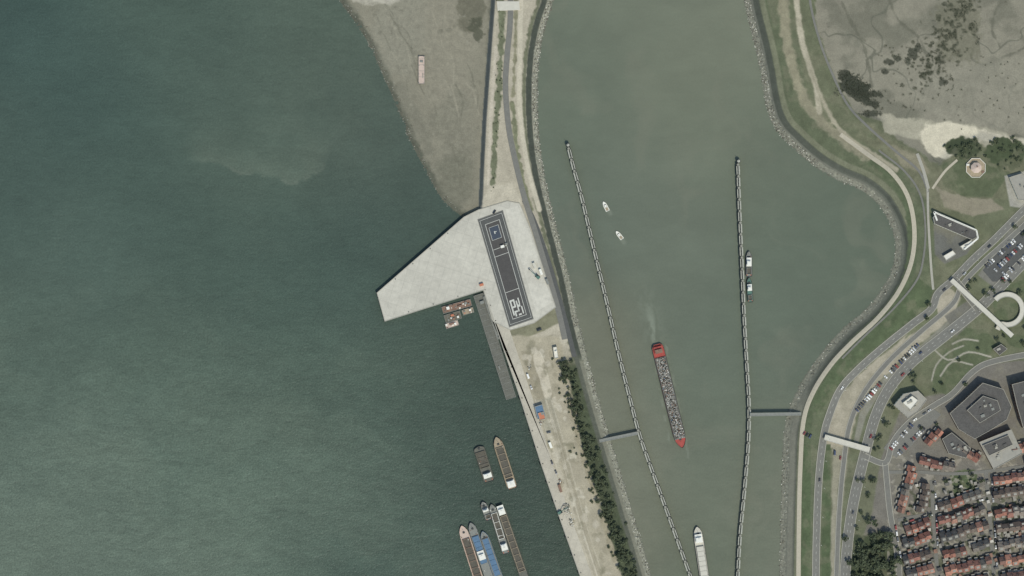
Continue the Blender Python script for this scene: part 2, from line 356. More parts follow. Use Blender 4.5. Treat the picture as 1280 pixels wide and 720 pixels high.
# ------------------------------------------------------------ water
ux=np.array([-40-o for o in outer[::-1]]+list(range(-40,1321,2))+[1320+o for o in outer],dtype=np.float32)
uy=np.array([-40-o for o in outer[::-1]]+list(range(-40,761,2))+[760+o for o in outer],dtype=np.float32)
UX,UY=np.meshgrid(ux,uy)
def rbf(anch,sig,db=(0,0,0)):
    num=np.zeros(UX.shape+(3,),np.float32); den=np.zeros(UX.shape,np.float32)+1e-9
    cx=np.clip(UX,-60,1340); cy=np.clip(UY,-60,780)
    for (x,y,r,g,b) in anch:
        w=np.exp(-((cx-x)**2+(cy-y)**2)/(2*sig*sig))+1e-6/(1+((cx-x)**2+(cy-y)**2)/1e4)
        num+=w[...,None]*lin((r+db[0],g+db[1],b+db[2])); den+=w
    return num/den[...,None]
left=rbf([(0,0,50,70,64),(100,100,54,74,67),(0,200,58,76,68),(200,30,62,79,69),(300,90,64,80,70),(400,40,71,85,73),(330,180,72,86,74),(300,260,60,77,67),(180,220,58,76,67),(430,130,70,82,71),(480,210,66,79,69),(520,270,53,69,60),(450,300,52,69,60),(300,340,59,77,67),(100,330,63,80,71),(30,440,70,86,75),(200,450,71,87,75),(400,420,62,80,69),(470,460,67,83,71),(390,500,73,89,76),(100,580,81,96,84),(250,620,79,95,82),(30,700,84,98,86),(180,700,82,96,84),(400,600,71,87,75),(330,520,71,87,75),(540,460,50,66,55),(590,460,46,62,52),(560,620,50,67,57),(640,560,47,62,52),(680,690,49,64,52),(500,700,60,77,66),(480,560,58,74,63),(420,350,52,70,61)],58,(0,0,-1))
chan=rbf([(800,0,101,107,91),(900,60,106,111,94),(720,80,93,101,86),(860,150,101,107,90),(800,220,95,103,89),(720,280,89,98,85),(850,320,94,102,88),(930,180,97,104,88),(980,230,89,98,83),(1060,300,84,94,79),(1000,330,85,95,81),(960,420,84,94,80),(880,420,91,100,86),(820,560,93,101,86),(900,520,89,99,84),(900,650,89,98,82),(740,440,101,103,87),(780,560,107,107,90),(820,680,105,106,89),(955,560,93,99,84),(955,680,99,103,87),(960,620,99,103,87),(700,180,91,100,85),(880,720,85,96,79)],50,(-3,-3,-4))
sel=sm(-8,8,UX-np.interp(UY,[-7000,0,260,420,720,8000],[640,640,640,690,770,900]))[...,None]
WC=left*(1-sel)+chan*sel
lf=1-sel[...,0]
def wmul(m,c,a): 
    global WC
    m=(m*a)[...,None].astype(np.float32); WC=WC*(1-m)+lin(c)*m
pl=catmull([(222,188),(262,203),(300,215),(345,225),(378,226),(402,208),(425,160),(430,60),(330,0),(240,60)],6,True)
pd=dist(UX,UY,pl,True); pn=fbm(UX,UY,18,3,1)
pd=pd+(pn-.5)*16
pm=sm(225,262,UX)*(1-sm(385,425,UX))
wmul(sm(-3,6,pd)*np.exp(-np.clip(pd,0,999)/38)*sm(120,215,UY)*pm,(90,101,86),.5)
wmul(sm(-1,2,pd)*(1-sm(2,6,pd))*sm(195,210,UY)*sm(.4,.65,pn)*pm,(112,118,104),.22)
# suspended-sediment patches
qx=UX+70*(fbm(UX,UY,80,3,2)-.5)*2; qy=UY+70*(fbm(UX,UY,80,3,5)-.5)*2
sw=fbm(qx*.7+qy*.3,qy*1.2-qx*.3,90,4,6)
wmul(sm(.42,.78,sw)*lf*sm(230,420,UY)*(1-sm(500,590,UX)),(86,99,84),.22)
wmul(sm(.45,.78,1-sw)*lf*(1-sm(480,580,UX)),(52,70,60),.2)
wmul(sm(.52,.75,fbm(qx,qy*.5,44,4,3))*sel[...,0],(108,109,92),.25)
e1=fbm(UX*0.55+UY*.35,UY*1.2-UX*.45,38,4,5)
WC*= (1+(e1-.5)*0.16*(1-sel[...,0]*.55))[...,None]
e2=fbm(UX+60*vnoise(UX,UY,90,2),UY*1.6+60*vnoise(UX,UY,90,4),22,3,2)
WC*= (1+(e2-.5)*0.10)[...,None]
e3=fbm(UX*.25+UY*.12,UY-UX*.3,9,3,3)
WC*=(1+(e3-.5)*.15*lf*sm(360,520,UY))[...,None]
fo=fbm(UX*1.5,UY*.6,5,3,4)
wk=dist(UX,UY,[(808,372),(814,400),(820,432)])
wmul((1-sm(1,6,wk))*sm(.42,.62,fo)*sm(370,405,UY),(128,136,120),.5)
wmul((1-sm(4,22,wk))*sm(.45,.6,fo),(110,117,102),.25)
for pts in ([(816,436),(838,560),(842,575)],[(832,428),(858,556),(860,572)]):
    wmul((1-sm(0.5,2.5,dist(UX,UY,pts)))*sm(.5,.6,fo),(126,132,118),.3)
for cx,cy in ((757,258),(774,294)):
    wmul((1-sm(1,4,dist(UX,UY,[(cx,cy),(cx+6,cy+9)])))*.6,(124,130,116),.6)
keep=np.ones((len(uy)-1,len(ux)-1),bool)
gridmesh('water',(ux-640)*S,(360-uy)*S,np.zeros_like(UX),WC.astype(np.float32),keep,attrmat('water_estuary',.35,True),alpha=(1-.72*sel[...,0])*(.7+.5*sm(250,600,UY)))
# ------------------------------------------------------------ mesh builder
class MB:
    def __init__(s): s.v=[];s.f=[];s.m=[]
    def add(s,v,f,m):
        o=len(s.v); s.v+=[tuple(p) for p in v]
        for q in f: s.f.append([i+o for i in q]); s.m.append(m)
    def box(s,cx,cy,z0,sx,sy,sz,m,rot=0,mtop=None,taper=1.0,tilt=None):
        v=[]
        for k,(z,t) in enumerate(((z0,1),(z0+sz,taper))):
            for (a,b) in ((-1,-1),(1,-1),(1,1),(-1,1)):
                x=a*sx/2*t;y=b*sy/2*t
                v.append((cx+x*math.cos(rot)-y*math.sin(rot),cy+x*math.sin(rot)+y*math.cos(rot),z))
        if tilt:
            R=Matrix.Rotation(tilt[0],3,'X')@Matrix.Rotation(tilt[1],3,'Y'); c=Vector((cx,cy,z0+sz/2))
            v=[tuple(R@(Vector(p)-c)+c) for p in v]
        s.add(v,[(3,2,1,0),(0,1,5,4),(1,2,6,5),(2,3,7,6),(3,0,4,7)],m)
        s.add(v[4:],[(0,1,2,3)],m if mtop is None else mtop)
    def prism(s,poly,z0,z1,m,mtop=None,bot=1.0):
        ar=sum(poly[i][0]*poly[(i+1)%len(poly)][1]-poly[(i+1)%len(poly)][0]*poly[i][1] for i in range(len(poly)))
        if ar<0: poly=poly[::-1]
        n=len(poly); cx=sum(p[0] for p in poly)/n; cy=sum(p[1] for p in poly)/n
        lo=[(cx+(p[0]-cx)*bot,cy+(p[1]-cy)*bot,z0) for p in poly]; hi=[(p[0],p[1],z1) for p in poly]
        s.add(lo+hi,[(i,(i+1)%n,n+(i+1)%n,n+i) for i in range(n)]+[tuple(range(n-1,-1,-1))],m)
        s.add(hi,[tuple(range(n))],m if mtop is None else mtop)
    def ring(s,poly,t,z0,z1,m):
        ar=sum(poly[i][0]*poly[(i+1)%len(poly)][1]-poly[(i+1)%len(poly)][0]*poly[i][1] for i in range(len(poly)))
        if ar<0: poly=poly[::-1]
        n=len(poly); inn=[]
        for i in range(n):
            a=np.array(poly[i-1]);b=np.array(poly[i]);c=np.array(poly[(i+1)%n])
            e1=(b-a)/(np.linalg.norm(b-a)+1e-9); e2=(c-b)/(np.linalg.norm(c-b)+1e-9)
            nn=np.array([-(e1+e2)[1],(e1+e2)[0]]); nn/=np.linalg.norm(nn)+1e-9
            k=t/max(.35,nn@np.array([-e1[1],e1[0]])); inn.append(tuple(b+nn*k))
        v=[(p[0],p[1],z0) for p in poly]+[(p[0],p[1],z1) for p in poly]+[(p[0],p[1],z0) for p in inn]+[(p[0],p[1],z1) for p in inn]
        f=[]
        for i in range(n):
            j=(i+1)%n
            f+=[(i,j,n+j,n+i),(n+i,n+j,3*n+j,3*n+i),(3*n+i,3*n+j,2*n+j,2*n+i)]
        s.add(v,f,m)
    def cyl(s,cx,cy,z0,z1,r0,r1,n,m):
        v=[(cx+r*math.cos(2*math.pi*i/n),cy+r*math.sin(2*math.pi*i/n),z) for (z,r) in ((z0,r0),(z1,r1)) for i in range(n)]
        s.add(v,[(i,(i+1)%n,n+(i+1)%n,n+i) for i in range(n)]+[tuple(range(n,2*n))],m)
    def beam(s,p,q,r0,r1,n,m):
        p=Vector(p);q=Vector(q);d=(q-p).normalized(); u=d.orthogonal().normalized(); w=d.cross(u)
        v=[tuple(c+(u*math.cos(2*math.pi*i/n)+w*math.sin(2*math.pi*i/n))*r) for c,r in ((p,r0),(q,r1)) for i in range(n)]
        s.add(v,[(i,(i+1)%n,n+(i+1)%n,n+i) for i in range(n)]+[tuple(range(n,2*n)),tuple(range(n-1,-1,-1))],m)
    def mesh(s,name,mats):
        me=bpy.data.meshes.new(name); me.from_pydata(s.v,[],s.f)
        for m in mats: me.materials.append(m)
        me.polygons.foreach_set('material_index',s.m); me.update(); return me
    def build(s,name,mats,loc=(0,0,0),rot=0,color=None):
        return inst(name,s.mesh(name,mats),loc,rot,color)
def inst(name,me,loc=(0,0,0),rot=0,color=None,scale=None):
    o=bpy.data.objects.new(name,me); o.location=loc; o.rotation_euler=(0,0,rot)
    if color is not None: o.color=tuple(color)+(1,)
    if scale: o.scale=scale
    col.objects.link(o); return o
M=dict(
 conc2=mat('concrete_pale',(182,178,166),.85,.08,.3),
 concd=mat('concrete_weathered',(132,131,120),.85,.15,.4,bump=.3),
 jet=mat('jetty_deck_concrete',(160,160,149),.85,.2,.4),
 asph=mat('asphalt_road',(108,107,101),.9,.1,.25,sc2=1.5),
 asphd=mat('asphalt_dark',(78,79,77),.9,.12,.3,sc2=1.5),
 asphb=mat('rubber_court',(72,70,68),.9,.12,.2,sc2=1.2),
 blue=mat('court_blue',(58,67,80),.8,.14,.4),
 white=mat('paint_white',(210,209,201),.6,.08,.6),
 line_=mat('paint_line',(180,180,173),.7,.15,.8),
 kerb=mat('kerb_concrete',(150,147,136),.85,.1,.8),
 tan=mat('path_gravel',(166,158,140),.9,.1,.4,sc2=1.5),
 dark=mat('dark_steel',(56,58,55),.6,.2,.5),
 steel=mat('steel_grey',(118,120,114),.5,.15,.5),
 pont=mat('pontoon_deck',(94,94,85),.8,.18,.25,sc2=1.2),
 timber=mat('timber_weathered',(96,92,80),.9,.25,.6),
 rust=mat('steel_rust',(122,94,78),.8,.3,.4),
 red=mat('ship_red',(158,62,52),.6,.18,.4),
 blueship=mat('ship_blue',(74,106,136),.6,.15,.4),
 navy=mat('ship_navy',(50,58,70),.5,.12,.4),
 green=mat('machine_green',(72,108,98),.5,.1,.5),
 hold=mat('hold_floor',(84,80,70),.85,.25,.3),
 sandc=mat('cargo_sand',(148,134,112),.9,.2,.5,bump=.5),
 glass=mat('glass_dark',(38,43,46),.15,.05,1,spec=.6),
 orange=mat('orange_paint',(180,106,74),.6,.1,.5),
 pink=mat('hull_pale_pink',(180,160,147),.6,.12,.4),
 roofd=mat('roof_bitumen',(80,78,75),.9,.16,.15,sc2=.8),
 roofg=mat('roof_gravel',(142,139,130),.9,.12,.3),
 brick=mat('brick_wall',(124,97,82),.9,.2,1.2),
 plaster=mat('plaster_white',(202,199,189),.8,.06,.5),
 tile=mat('roof_tile',(0,0,0),.85,.22,1.0,objcol=True,sc2=.4),
 carp=mat('car_paint',(0,0,0),.3,.03,.5,objcol=True,spec=.5),
 tyre=mat('tyre_rubber',(30,30,30),.9,.05,1),
 wood=mat('bark',(74,64,50),.9,.2,2),
 leaf1=mat('leaf_dark',(58,67,46),.7,.25,.4),
 leaf2=mat('leaf_mid',(73,83,57),.7,.25,.4),
 leaf3=mat('leaf_light',(90,100,69),.7,.25,.4),
 marsh=mat('marsh_plants',(62,65,48),.9,.3,.6),
 scrapA=mat('scrap_grey',(138,136,129),.6,.3,1),
 scrapB=mat('scrap_pale',(190,188,181),.5,.2,1),
)
def strip(mb,pts,w,zo,m,off=0.0,nx=3,step=3,smooth=True,z=None):
    pts=catmull(pts,step) if smooth else pts
    rows=[]
    for i,p in enumerate(pts):
        a=np.array(pts[max(0,i-1)]);b=np.array(pts[min(len(pts)-1,i+1)])
        t=(b-a)/(np.linalg.norm(b-a)+1e-9); n=np.array([-t[1],t[0]])
        r=[]
        for k in range(nx+1):
            q=np.array(p)+n*(off+w*(k/nx-.5)); x,y=W(*q)
            r.append((x,y,(hz(q[0],q[1]) if z is None else z)+zo))
        rows.append(r)
    v=[p for r in rows for p in r]; K=nx+1
    f=[(i*K+k,i*K+k+1,(i+1)*K+k+1,(i+1)*K+k) for i in range(len(rows)-1) for k in range(nx)]
    a,b,c=[np.array(v[i]) for i in f[0][:3]]
    if np.cross(b-a,c-a)[2]<0: f=[q[::-1] for q in f]
    mb.add(v,f,m)
def road(name,pts,w,matk='asph',kerb=True,dash=True,zo=.28,lanes=1):
    mb=MB(); strip(mb,pts,w,zo,0,nx=max(3,int(w/2)))
    if kerb:
        for s_ in (-1,1): strip(mb,pts,.8,zo+.12,1,off=s_*(w/2+.4),nx=1)
    if dash:
        cp=catmull(pts,3); 
        for l in range(lanes):
            o=0 if lanes==1 else (l-(lanes-1)/2)*w/(lanes+1)
            for i in range(0,len(cp)-2,3): strip(mb,cp[i:i+2],.3,zo+.04,2,nx=1,smooth=False,off=o)
    return mb.build(name,[M[matk],M['kerb'],M['line_']])
road('dam_road',[(637,-60),(638,20),(634,70),(632,110),(636,160),(645,205),(655,245),(669,290),(684,340),(697,385),(706,424)],7,'asph',kerb=False,dash=False)
road('dike_service_road',[(655,250),(671,285),(688,335),(701,380),(712,422),(718,446)],6,'asphd',kerb=False,dash=False,zo=.2)
road('harbour_boulevard',[(1400,150),(1330,215),(1280,262),(1243,299),(1215,325),(1192,349),(1172,367),(1164,386),(1140,405),(1105,433),(1072,462),(1050,487),(1037,517),(1029,547),(1023,600),(1020,680),(1019,760),(1018,850)],8,'asph')
road('main_road',[(1420,215),(1340,282),(1290,318),(1250,358),(1222,386),(1180,420),(1140,452),(1112,484),(1094,520),(1080,570),(1066,630),(1058,690),(1054,760),(1052,850)],12,'asph',lanes=2)
road('link_road',[(1192,349),(1206,366),(1222,386)],8,'asph',zo=.33)
road('approach_lane',[(1330,238),(1290,272),(1256,303),(1226,330),(1202,356),(1190,380),(1150,415),(1110,452),(1080,490),(1062,530),(1054,580),(1048,650),(1044,760)],5,'asph',dash=False,kerb=True,zo=.2)
road('town_street',[(1080,570),(1106,578),(1116,552),(1136,528),(1165,508),(1190,492),(1215,465),(1240,452),(1300,440),(1360,430)],6,'asph',dash=False,zo=.24)
road('town_street',[(1106,578),(1112,640),(1122,700),(1128,800)],6,'asph',dash=False,zo=.22)
road('town_street',[(1164,600),(1166,640),(1170,700),(1176,790)],5,'asph',dash=False,kerb=False,zo=.2)
road('town_street',[(1122,650),(1166,640),(1232,622),(1340,604)],4,'asph',dash=False,kerb=False,zo=.26)
road('town_street',[(1232,590),(1236,640),(1242,720),(1246,800)],5,'asph',dash=False,kerb=False,zo=.2)
road('town_street',[(1110,590),(1150,590),(1195,592),(1240,588),(1300,580)],4,'asph',dash=False,kerb=False,zo=.26)
road('footpath',[(1159,236),(1160,280),(1163,330),(1166,362)],3,'kerb',False,False)
road('cycle_path',[(1003,-80),(1012,0),(1024,50),(1040,92),(1060,132),(1086,160),(1120,190),(1148,214),(1160,240)],3,'asph',False,False,zo=.3)
road('dike_promenade',[(1050,168),(1085,194),(1114,216),(1134,246),(1142,285),(1139,325),(1124,362),(1098,396),(1064,428),(1038,456),(1016,490),(1004,525),(1000,580),(998,660),(997,800)],5.5,'tan',False,False,zo=.34)
road('dike_cycle_path',[(1098,188),(1130,214),(1150,244),(1156,285),(1153,325),(1144,352),(1116,386),(1080,420),(1052,448)],2.4,'asph',False,False,zo=.3)
road('beach_steps_path',[(1146,192),(1154,214),(1160,236)],4,'kerb',False,False,zo=.36)
road('forecourt_path',[(1196,200),(1180,215),(1165,236)],3,'tan',False,False,zo=.32)
def pad(name,pts,z0,z1,mk,mt=None):
    mb=MB(); mb.prism([W(*p) for p in pts],z0,z1,0,1); return mb.build(name,[M[mk],M[mt or mk]])
pad('car_park',[(1228,338),(1262,296),(1300,262),(1330,280),(1290,312),(1252,352),(1240,352)],2.6,3.18,'asphd')
pad('car_park',[(1104,560),(1134,524),(1162,508),(1176,518),(1136,560),(1120,572)],2.6,3.16,'asph')
# ------------------------------------------------------------ quay
P1=[(471,366),(481,402),(604,363),(616,402),(638,413),(668,404),(695,384),(664,288),(650,254),(634,251),(598,262),(580,271)]
mb=MB(); pw=[W(*p) for p in P1]; mb.prism(pw,-3,4.30,0,1); mb.ring(pw,.7,4.30,4.5,2)
def along(a,b,step):
    n=max(1,int(math.dist(a,b)/step)); return [(a[0]+(b[0]-a[0])*i/n,a[1]+(b[1]-a[1])*i/n) for i in range(n+1)]
for a_,b_ in ((P1[11],P1[0]),(P1[0],P1[1]),(P1[1],P1[2])):
    A_=W(*a_);B_=W(*b_); r=math.atan2(B_[1]-A_[1],B_[0]-A_[0])
    for q in along(A_,B_,3): mb.box(q[0],q[1],-2,.8,.7,5.6,3,rot=r)
    nx_,ny_=math.sin(r),-math.cos(r)
    cxm=sum(p[0] for p in pw)/len(pw); cym=sum(p[1] for p in pw)/len(pw)
    for q in along(A_,B_,22)[1:-1]:
        s_=1 if ((cxm-q[0])*nx_+(cym-q[1])*ny_)>0 else -1
        mb.cyl(q[0]+s_*nx_*2,q[1]+s_*ny_*2,4.3,4.9,.35,.5,8,3)
quay=mb.build('quay_platform',[M['steel'],None,M['kerb'],M['dark']])
def slabmat(name,cbase,rot=-73,sc=.08):
    m,N,L,b=newmat(name); b.inputs['Roughness'].default_value=.85
    geo=N.new('ShaderNodeNewGeometry'); mp=N.new('ShaderNodeMapping'); mp.inputs['Rotation'].default_value=(0,0,math.radians(rot)); mp.inputs['Scale'].default_value=(sc,sc,sc)
    L.new(geo.outputs['Position'],mp.inputs['Vector'])
    br=N.new('ShaderNodeTexBrick'); br.offset=0; br.inputs['Scale'].default_value=1; br.inputs['Mortar Size'].default_value=.02; br.inputs['Brick Width'].default_value=1; br.inputs['Row Height'].default_value=.7
    L.new(mp.outputs[0],br.inputs['Vector'])
    c=lin(cbase); br.inputs['Color1'].default_value=(*c,1); br.inputs['Color2'].default_value=(*(c*.95),1); br.inputs['Mortar'].default_value=(*(c*.86),1)
    prev=br.outputs[0]
    for sc_,lo,hi in ((.02,.92,1.07),(.09,.94,1.05),(.35,.92,1.06),(1.6,.92,1.07)):
        n=N.new('ShaderNodeTexNoise'); n.inputs['Scale'].default_value=sc_; n.inputs['Detail'].default_value=5
        L.new(geo.outputs['Position'],n.inputs['Vector']); r=N.new('ShaderNodeMapRange'); r.inputs[1].default_value=.3; r.inputs[2].default_value=.7; r.inputs[3].default_value=lo; r.inputs[4].default_value=hi
        L.new(n.outputs['Fac'],r.inputs[0]); v=N.new('ShaderNodeVectorMath'); v.operation='SCALE'; L.new(prev,v.inputs[0]); L.new(r.outputs[0],v.inputs['Scale']); prev=v.outputs[0]
    L.new(prev,b.inputs['Base Color']); return m
quay.data.materials[1]=slabmat('quay_slab_panels',(176,172,160))
P2=[(604,363),(650,498),(676,580),(700,650),(739,760),(768,850),(784,850),(755,760),(715,650),(691,580),(666,498),(637,412),(615,400)]
mb=MB(); pw2=[W(*p) for p in P2]; mb.prism(pw2,-3,4.24,0,1)
for a_,b_ in zip(P2[:5],P2[1:6]):
    A_=W(*a_);B_=W(*b_); r=math.atan2(B_[1]-A_[1],B_[0]-A_[0])
    L_=math.dist(A_,B_); mb.box((A_[0]+B_[0])/2+.5,(A_[1]+B_[1])/2,4.24,L_,.8,.25,2,rot=r)
    for q in along(A_,B_,16): mb.box(q[0]-.5,q[1],-1,1.2,1.0,4.6,3,rot=r); mb.cyl(q[0]+2,q[1]+.5,4.24,4.9,.35,.5,8,3)
mb.build('quay_apron',[M['steel'],slabmat('apron_slab_panels',(170,163,147),-72,.1),M['kerb'],M['dark']])
# court
A=np.array((598,275.));B=np.array((628,264.));Cc_=np.array((666,398.));D=np.array((637,408.))
def cq(u,v):
    p=(A*(1-u)+B*u)*(1-v)+(D*(1-u)+Cc_*u)*v; return W(*p)
mb=MB()
def quad(u0,u1,v0,v1,z,m): 
    p=[cq(u0,v0),cq(u1,v0),cq(u1,v1),cq(u0,v1)]; mb.prism(p,z-.03,z,m)
def outline(u0,u1,v0,v1,z,m,tu=.018,tv=.0042):
    quad(u0,u1,v0,v0+tv,z,m);quad(u0,u1,v1-tv,v1,z,m);quad(u0,u0+tu,v0+tv,v1-tv,z,m);quad(u1-tu,u1,v0+tv,v1-tv,z,m)
quad(-.03,1.03,-.008,1.008,4.34,4); quad(0,1,0,1,4.39,0)
quad(.2,.8,.06,.95,4.43,1); quad(.30,.70,.10,.22,4.47,2)
outline(.2,.8,.06,.95,4.51,3); outline(.30,.70,.10,.22,4.56,3,.014,.003)
quad(.22,.78,.30,.304,4.5,3); quad(.22,.78,.365,.369,4.5,3); quad(.22,.78,.70,.704,4.5,3)
outline(.04,.96,.012,.988,4.51,3,.012,.003)
quad(.46,.5,.145,.17,4.52,3); quad(.5,.56,.15,.156,4.52,3)
for (u0,u1,v0,v1) in ((.28,.34,.78,.92),(.34,.48,.78,.795),(.34,.48,.84,.855),(.42,.48,.795,.84),(.52,.57,.80,.90),(.57,.66,.84,.86),(.62,.67,.78,.84),(.67,.72,.86,.93),(.36,.50,.885,.90),(.36,.42,.90,.935),(.5,.62,.92,.935)):
    quad(u0,u1,v0,v1,4.55,3)
mb.box(*cq(.62,.30),4.43,3.6,2.6,2.6,5,rot=.3); mb.box(*cq(.8,.29),4.43,2.4,2,2,6,rot=.3)
mb.build('sports_court',[M['asphd'],M['asphb'],M['blue'],M['line_'],M['asph'],M['white'],M['steel']])
mb=MB(); mb.prism([W(*p) for p in [(632,262),(647,257),(662,292),(690,378),(670,390)]],4.2,4.36,0,1)
mb.build('paved_apron',[M['kerb'],slabmat('paved_apron_slabs',(184,180,168),-73,.2)])
pad('road_bridge_deck',[(621,2),(649,2),(650,13),(622,14)],3.2,4.6,'pink','conc2')
# ------------------------------------------------------------ pontoons
def pontoon(name,a,b,wpx,mk,h=1.2,items=()):
    A_=W(*a);B_=W(*b);L_=math.dist(A_,B_);Bm=wpx*S
    mb=MB(); mb.prism([(-L_/2,-Bm/2),(L_/2,-Bm/2),(L_/2,Bm/2),(-L_/2,Bm/2)],-.6,h,0,1)
    mb.ring([(-L_/2,-Bm/2),(L_/2,-Bm/2),(L_/2,Bm/2),(-L_/2,Bm/2)],.3,h,h+.25,2)
    for i in range(int(L_/6)):
        mb.box(-L_/2+3+i*6,0,h,.25,Bm-.8,.06,2)
    for s_ in (-1,1):
        for i in range(int(L_/9)+1): mb.cyl(-L_/2+1+i*9*(L_-2)/(9*max(1,int(L_/9))),s_*(Bm/2-.8),h,h+.6,.3,.35,8,2)
    for (fx,fy,sx,sy,sz,m) in items: mb.box(fx*L_,fy*Bm,h,sx,sy,sz,m,rot=random.uniform(-.1,.1))
    return mb.build(name,[M['dark'],M[mk],M['steel'],M['white'],M['rust'],M['orange'],M['blueship']],((A_[0]+B_[0])/2,(A_[1]+B_[1])/2,0),math.atan2(B_[1]-A_[1],B_[0]-A_[0]))
pontoon('landing_pontoon',(598,368),(639,498),13,'pont',1.6,[(-.42,.1,3,4,2.2,2),(.2,-.2,4,1.2,.9,2)])
pontoon('gangway_pontoon',(606,370),(624,424),5,'steel',2.6)
def junk(n,sz=2): return [(random.uniform(-.42,.42),random.uniform(-.35,.35),random.uniform(.6,sz),random.uniform(.5,sz),random.uniform(.3,1.6),random.choice([2,3,4,5,2,4])) for _ in range(n)]
pontoon('work_pontoon',(553,388),(589,378),9,'rust',1.2,[(-.3,.1,3,3,2,3),(.1,-.1,4,2,1.5,4),(.32,.1,2.4,2.4,1.4,2)]+junk(14))
pontoon('work_pontoon',(556,399),(576,393),10,'timber',1.0,[(0,.2,3,2,1.5,5),(.3,-.2,2,2,1.2,3)]+junk(10))
pontoon('work_pontoon',(557,408),(573,403),7,'pink',1.1,[(0,.1,5,2,1.2,4)]+junk(6))
pontoon('work_pontoon',(578,391),(592,387),7,'sandc',1.1,[(.2,.1,2,2,1.2,3)]+junk(6))
pontoon('stranded_pontoon',(527,70),(527,105),8,'pink',2.2,[(-.3,0,2,3,.8,2),(.2,.2,5,.6,.3,2)])
# ------------------------------------------------------------ ships
def hull_outline(L,Bm,bow,stern=.04):
    h=L/2;b=Bm/2
    up=[(-h,b*.55),(-h+stern*L*.4,b*.85),(-h+stern*L,b),(h-bow,b),(h-bow*.55,b*.86),(h-bow*.25,b*.55),(h-bow*.06,b*.22)]
    return up+[(h,0)]+[(x,-y) for x,y in up[::-1]]
def ship(name,stern,bow,wpx,hullm,deckm,holds=((-.3,.35),),cargo=None,bowL=None,free=1.8,house=(-.42,'white'),coverm=None,housel=None,rim='steel',mast=True,housew=.7,side=1.0,sidedeck=None):
    A_=W(*stern);B_=W(*bow);L_=math.dist(A_,B_);Bm=wpx*S
    mats=[M[hullm],M[deckm],M[rim],M['hold'],M['white'],M['glass'],M['rust'],M['scrapA'],M['scrapB'],M['dark'],M['sandc'],M[coverm or 'steel'],M['blueship'],M['orange'],M[house[1]],M[sidedeck or deckm]]
    mb=MB(); ol=hull_outline(L_,Bm,bowL or Bm*1.1)
    mb.prism(ol,-1,free,0,1,bot=.96); mb.ring(ol,.25,free,free+.7,0 if not sidedeck else 15)
    if sidedeck:
        mb.box((holds[0][0]+holds[0][1])/2*L_,0,free-.1,(holds[0][1]-holds[0][0])*L_,Bm-.7,.16,15)
    for (f0,f1) in holds:
        x0=f0*L_;x1=f1*L_;hw=Bm/2-side
        rc=[(x0,-hw),(x1,-hw),(x1,hw),(x0,hw)]
        mb.ring(rc,.35,free+.06,free+1.3,2)
        if coverm:
            n=max(2,int((x1-x0)/5))
            for i in range(n):
                w_=(x1-x0-.8)/n; mb.box(x0+.4+w_*(i+.5),0,free+1.0,w_-.25,2*hw-.8,.5+.08*(i%2),11)
        else:
            mb.prism([(x0+.35,-hw+.35),(x1-.35,-hw+.35),(x1-.35,hw-.35),(x0+.35,hw-.35)],free+.06,free+.3,3)
            for i in range(int((x1-x0)/7) if cargo!='scrap' else 0): mb.box(x0+3.5+i*7,0,free+1.3,.3,2*hw,.15,2)
            if cargo=='scrap':
                for i in range(int((x1-x0)*2*hw*1.5)):
                    x=random.uniform(x0+.6,x1-.6);y=random.uniform(-hw+.5,hw-.5)
                    s1=random.uniform(.4,1.6);s2=random.uniform(.3,1.1)
                    mb.box(x,y,free+.2+random.uniform(.4,1.2)*(1-(y/hw)**2*.5),s1,s2,random.uniform(.15,.5),random.choice([7,7,7,8,7,9,6,3,2,12 if random.random()<.15 else 7]),rot=random.uniform(0,3),tilt=(random.uniform(-.4,.4),random.uniform(-.4,.4)))
    hx=house[0]*L_; hl=housel or min(9,L_*.12); hw=Bm*housew
    mb.box(hx,0,free,hl,hw,2.3,14); mb.box(hx,0,free+2.3,hl+.6,hw+.5,.2,4 if house[1]!='red' else 14)
    s_=1 if house[0]<0 else -1
    mb.box(hx+s_*hl*.15,0,free+2.5,hl*.45,hw*.72,1.0,5); mb.box(hx+s_*hl*.15,0,free+3.5,hl*.5,hw*.8,.9,14,taper=.92); mb.box(hx+s_*hl*.15,0,free+4.4,hl*.56,hw*.86,.15,4 if house[1]!='red' else 6)
    if mast: mb.beam((hx,0,free+4.4),(hx,0,free+8),.15,.1,6,9); mb.beam((hx,-1.5,free+7),(hx,1.5,free+7),.08,.08,4,9)
    mb.box(L_/2-(bowL or Bm)*.75,0,free,1.6,2.2,.9,9); mb.beam((L_/2-Bm*.5,0,free),(L_/2-Bm*.5,0,free+4),.12,.08,6,9)
    for i in range(10): mb.box(random.uniform(-.47,.42)*L_,random.choice([-1,1])*Bm*random.uniform(.2,.4),free+.05,random.uniform(.5,1.6),random.uniform(.3,.8),random.uniform(.3,.9),random.choice([2,4,9,6]),rot=random.choice([0,0,.3]))
    for s2 in (-1,1):
        mb.box(-L_/2+1.8,s2*Bm*.3,free,1.2,.7,.7,13)
        for f in (-.45,-.2,.1,.35): mb.cyl(f*L_,s2*(Bm/2-.55),free,free+.5,.2,.25,6,9)
    return mb.build(name,mats,((A_[0]+B_[0])/2,(A_[1]+B_[1])/2,0),math.atan2(B_[1]-A_[1],B_[0]-A_[0]))
ship('scrap_barge',(821,430),(853,560),15,'dark','red',holds=((-.37,.41),),cargo='scrap',house=(-.44,'red'),rim='steel',housel=7,side=.75,sidedeck='dark')
ship('river_freighter',(884,745),(871,658),12,'navy','conc2',holds=((-.42,.22),),coverm='conc2',house=(.33,'white'),housel=8)
ship('moored_barge',(641,611),(620,546),13,'dark','sandc',holds=((-.28,.3),),house=(-.40,'steel'),rim='sandc')
ship('deck_barge',(612,602),(598,558),14,'dark','pont',holds=((-.1,.35),),house=(-.32,'steel'),rim='timber',bowL=3)
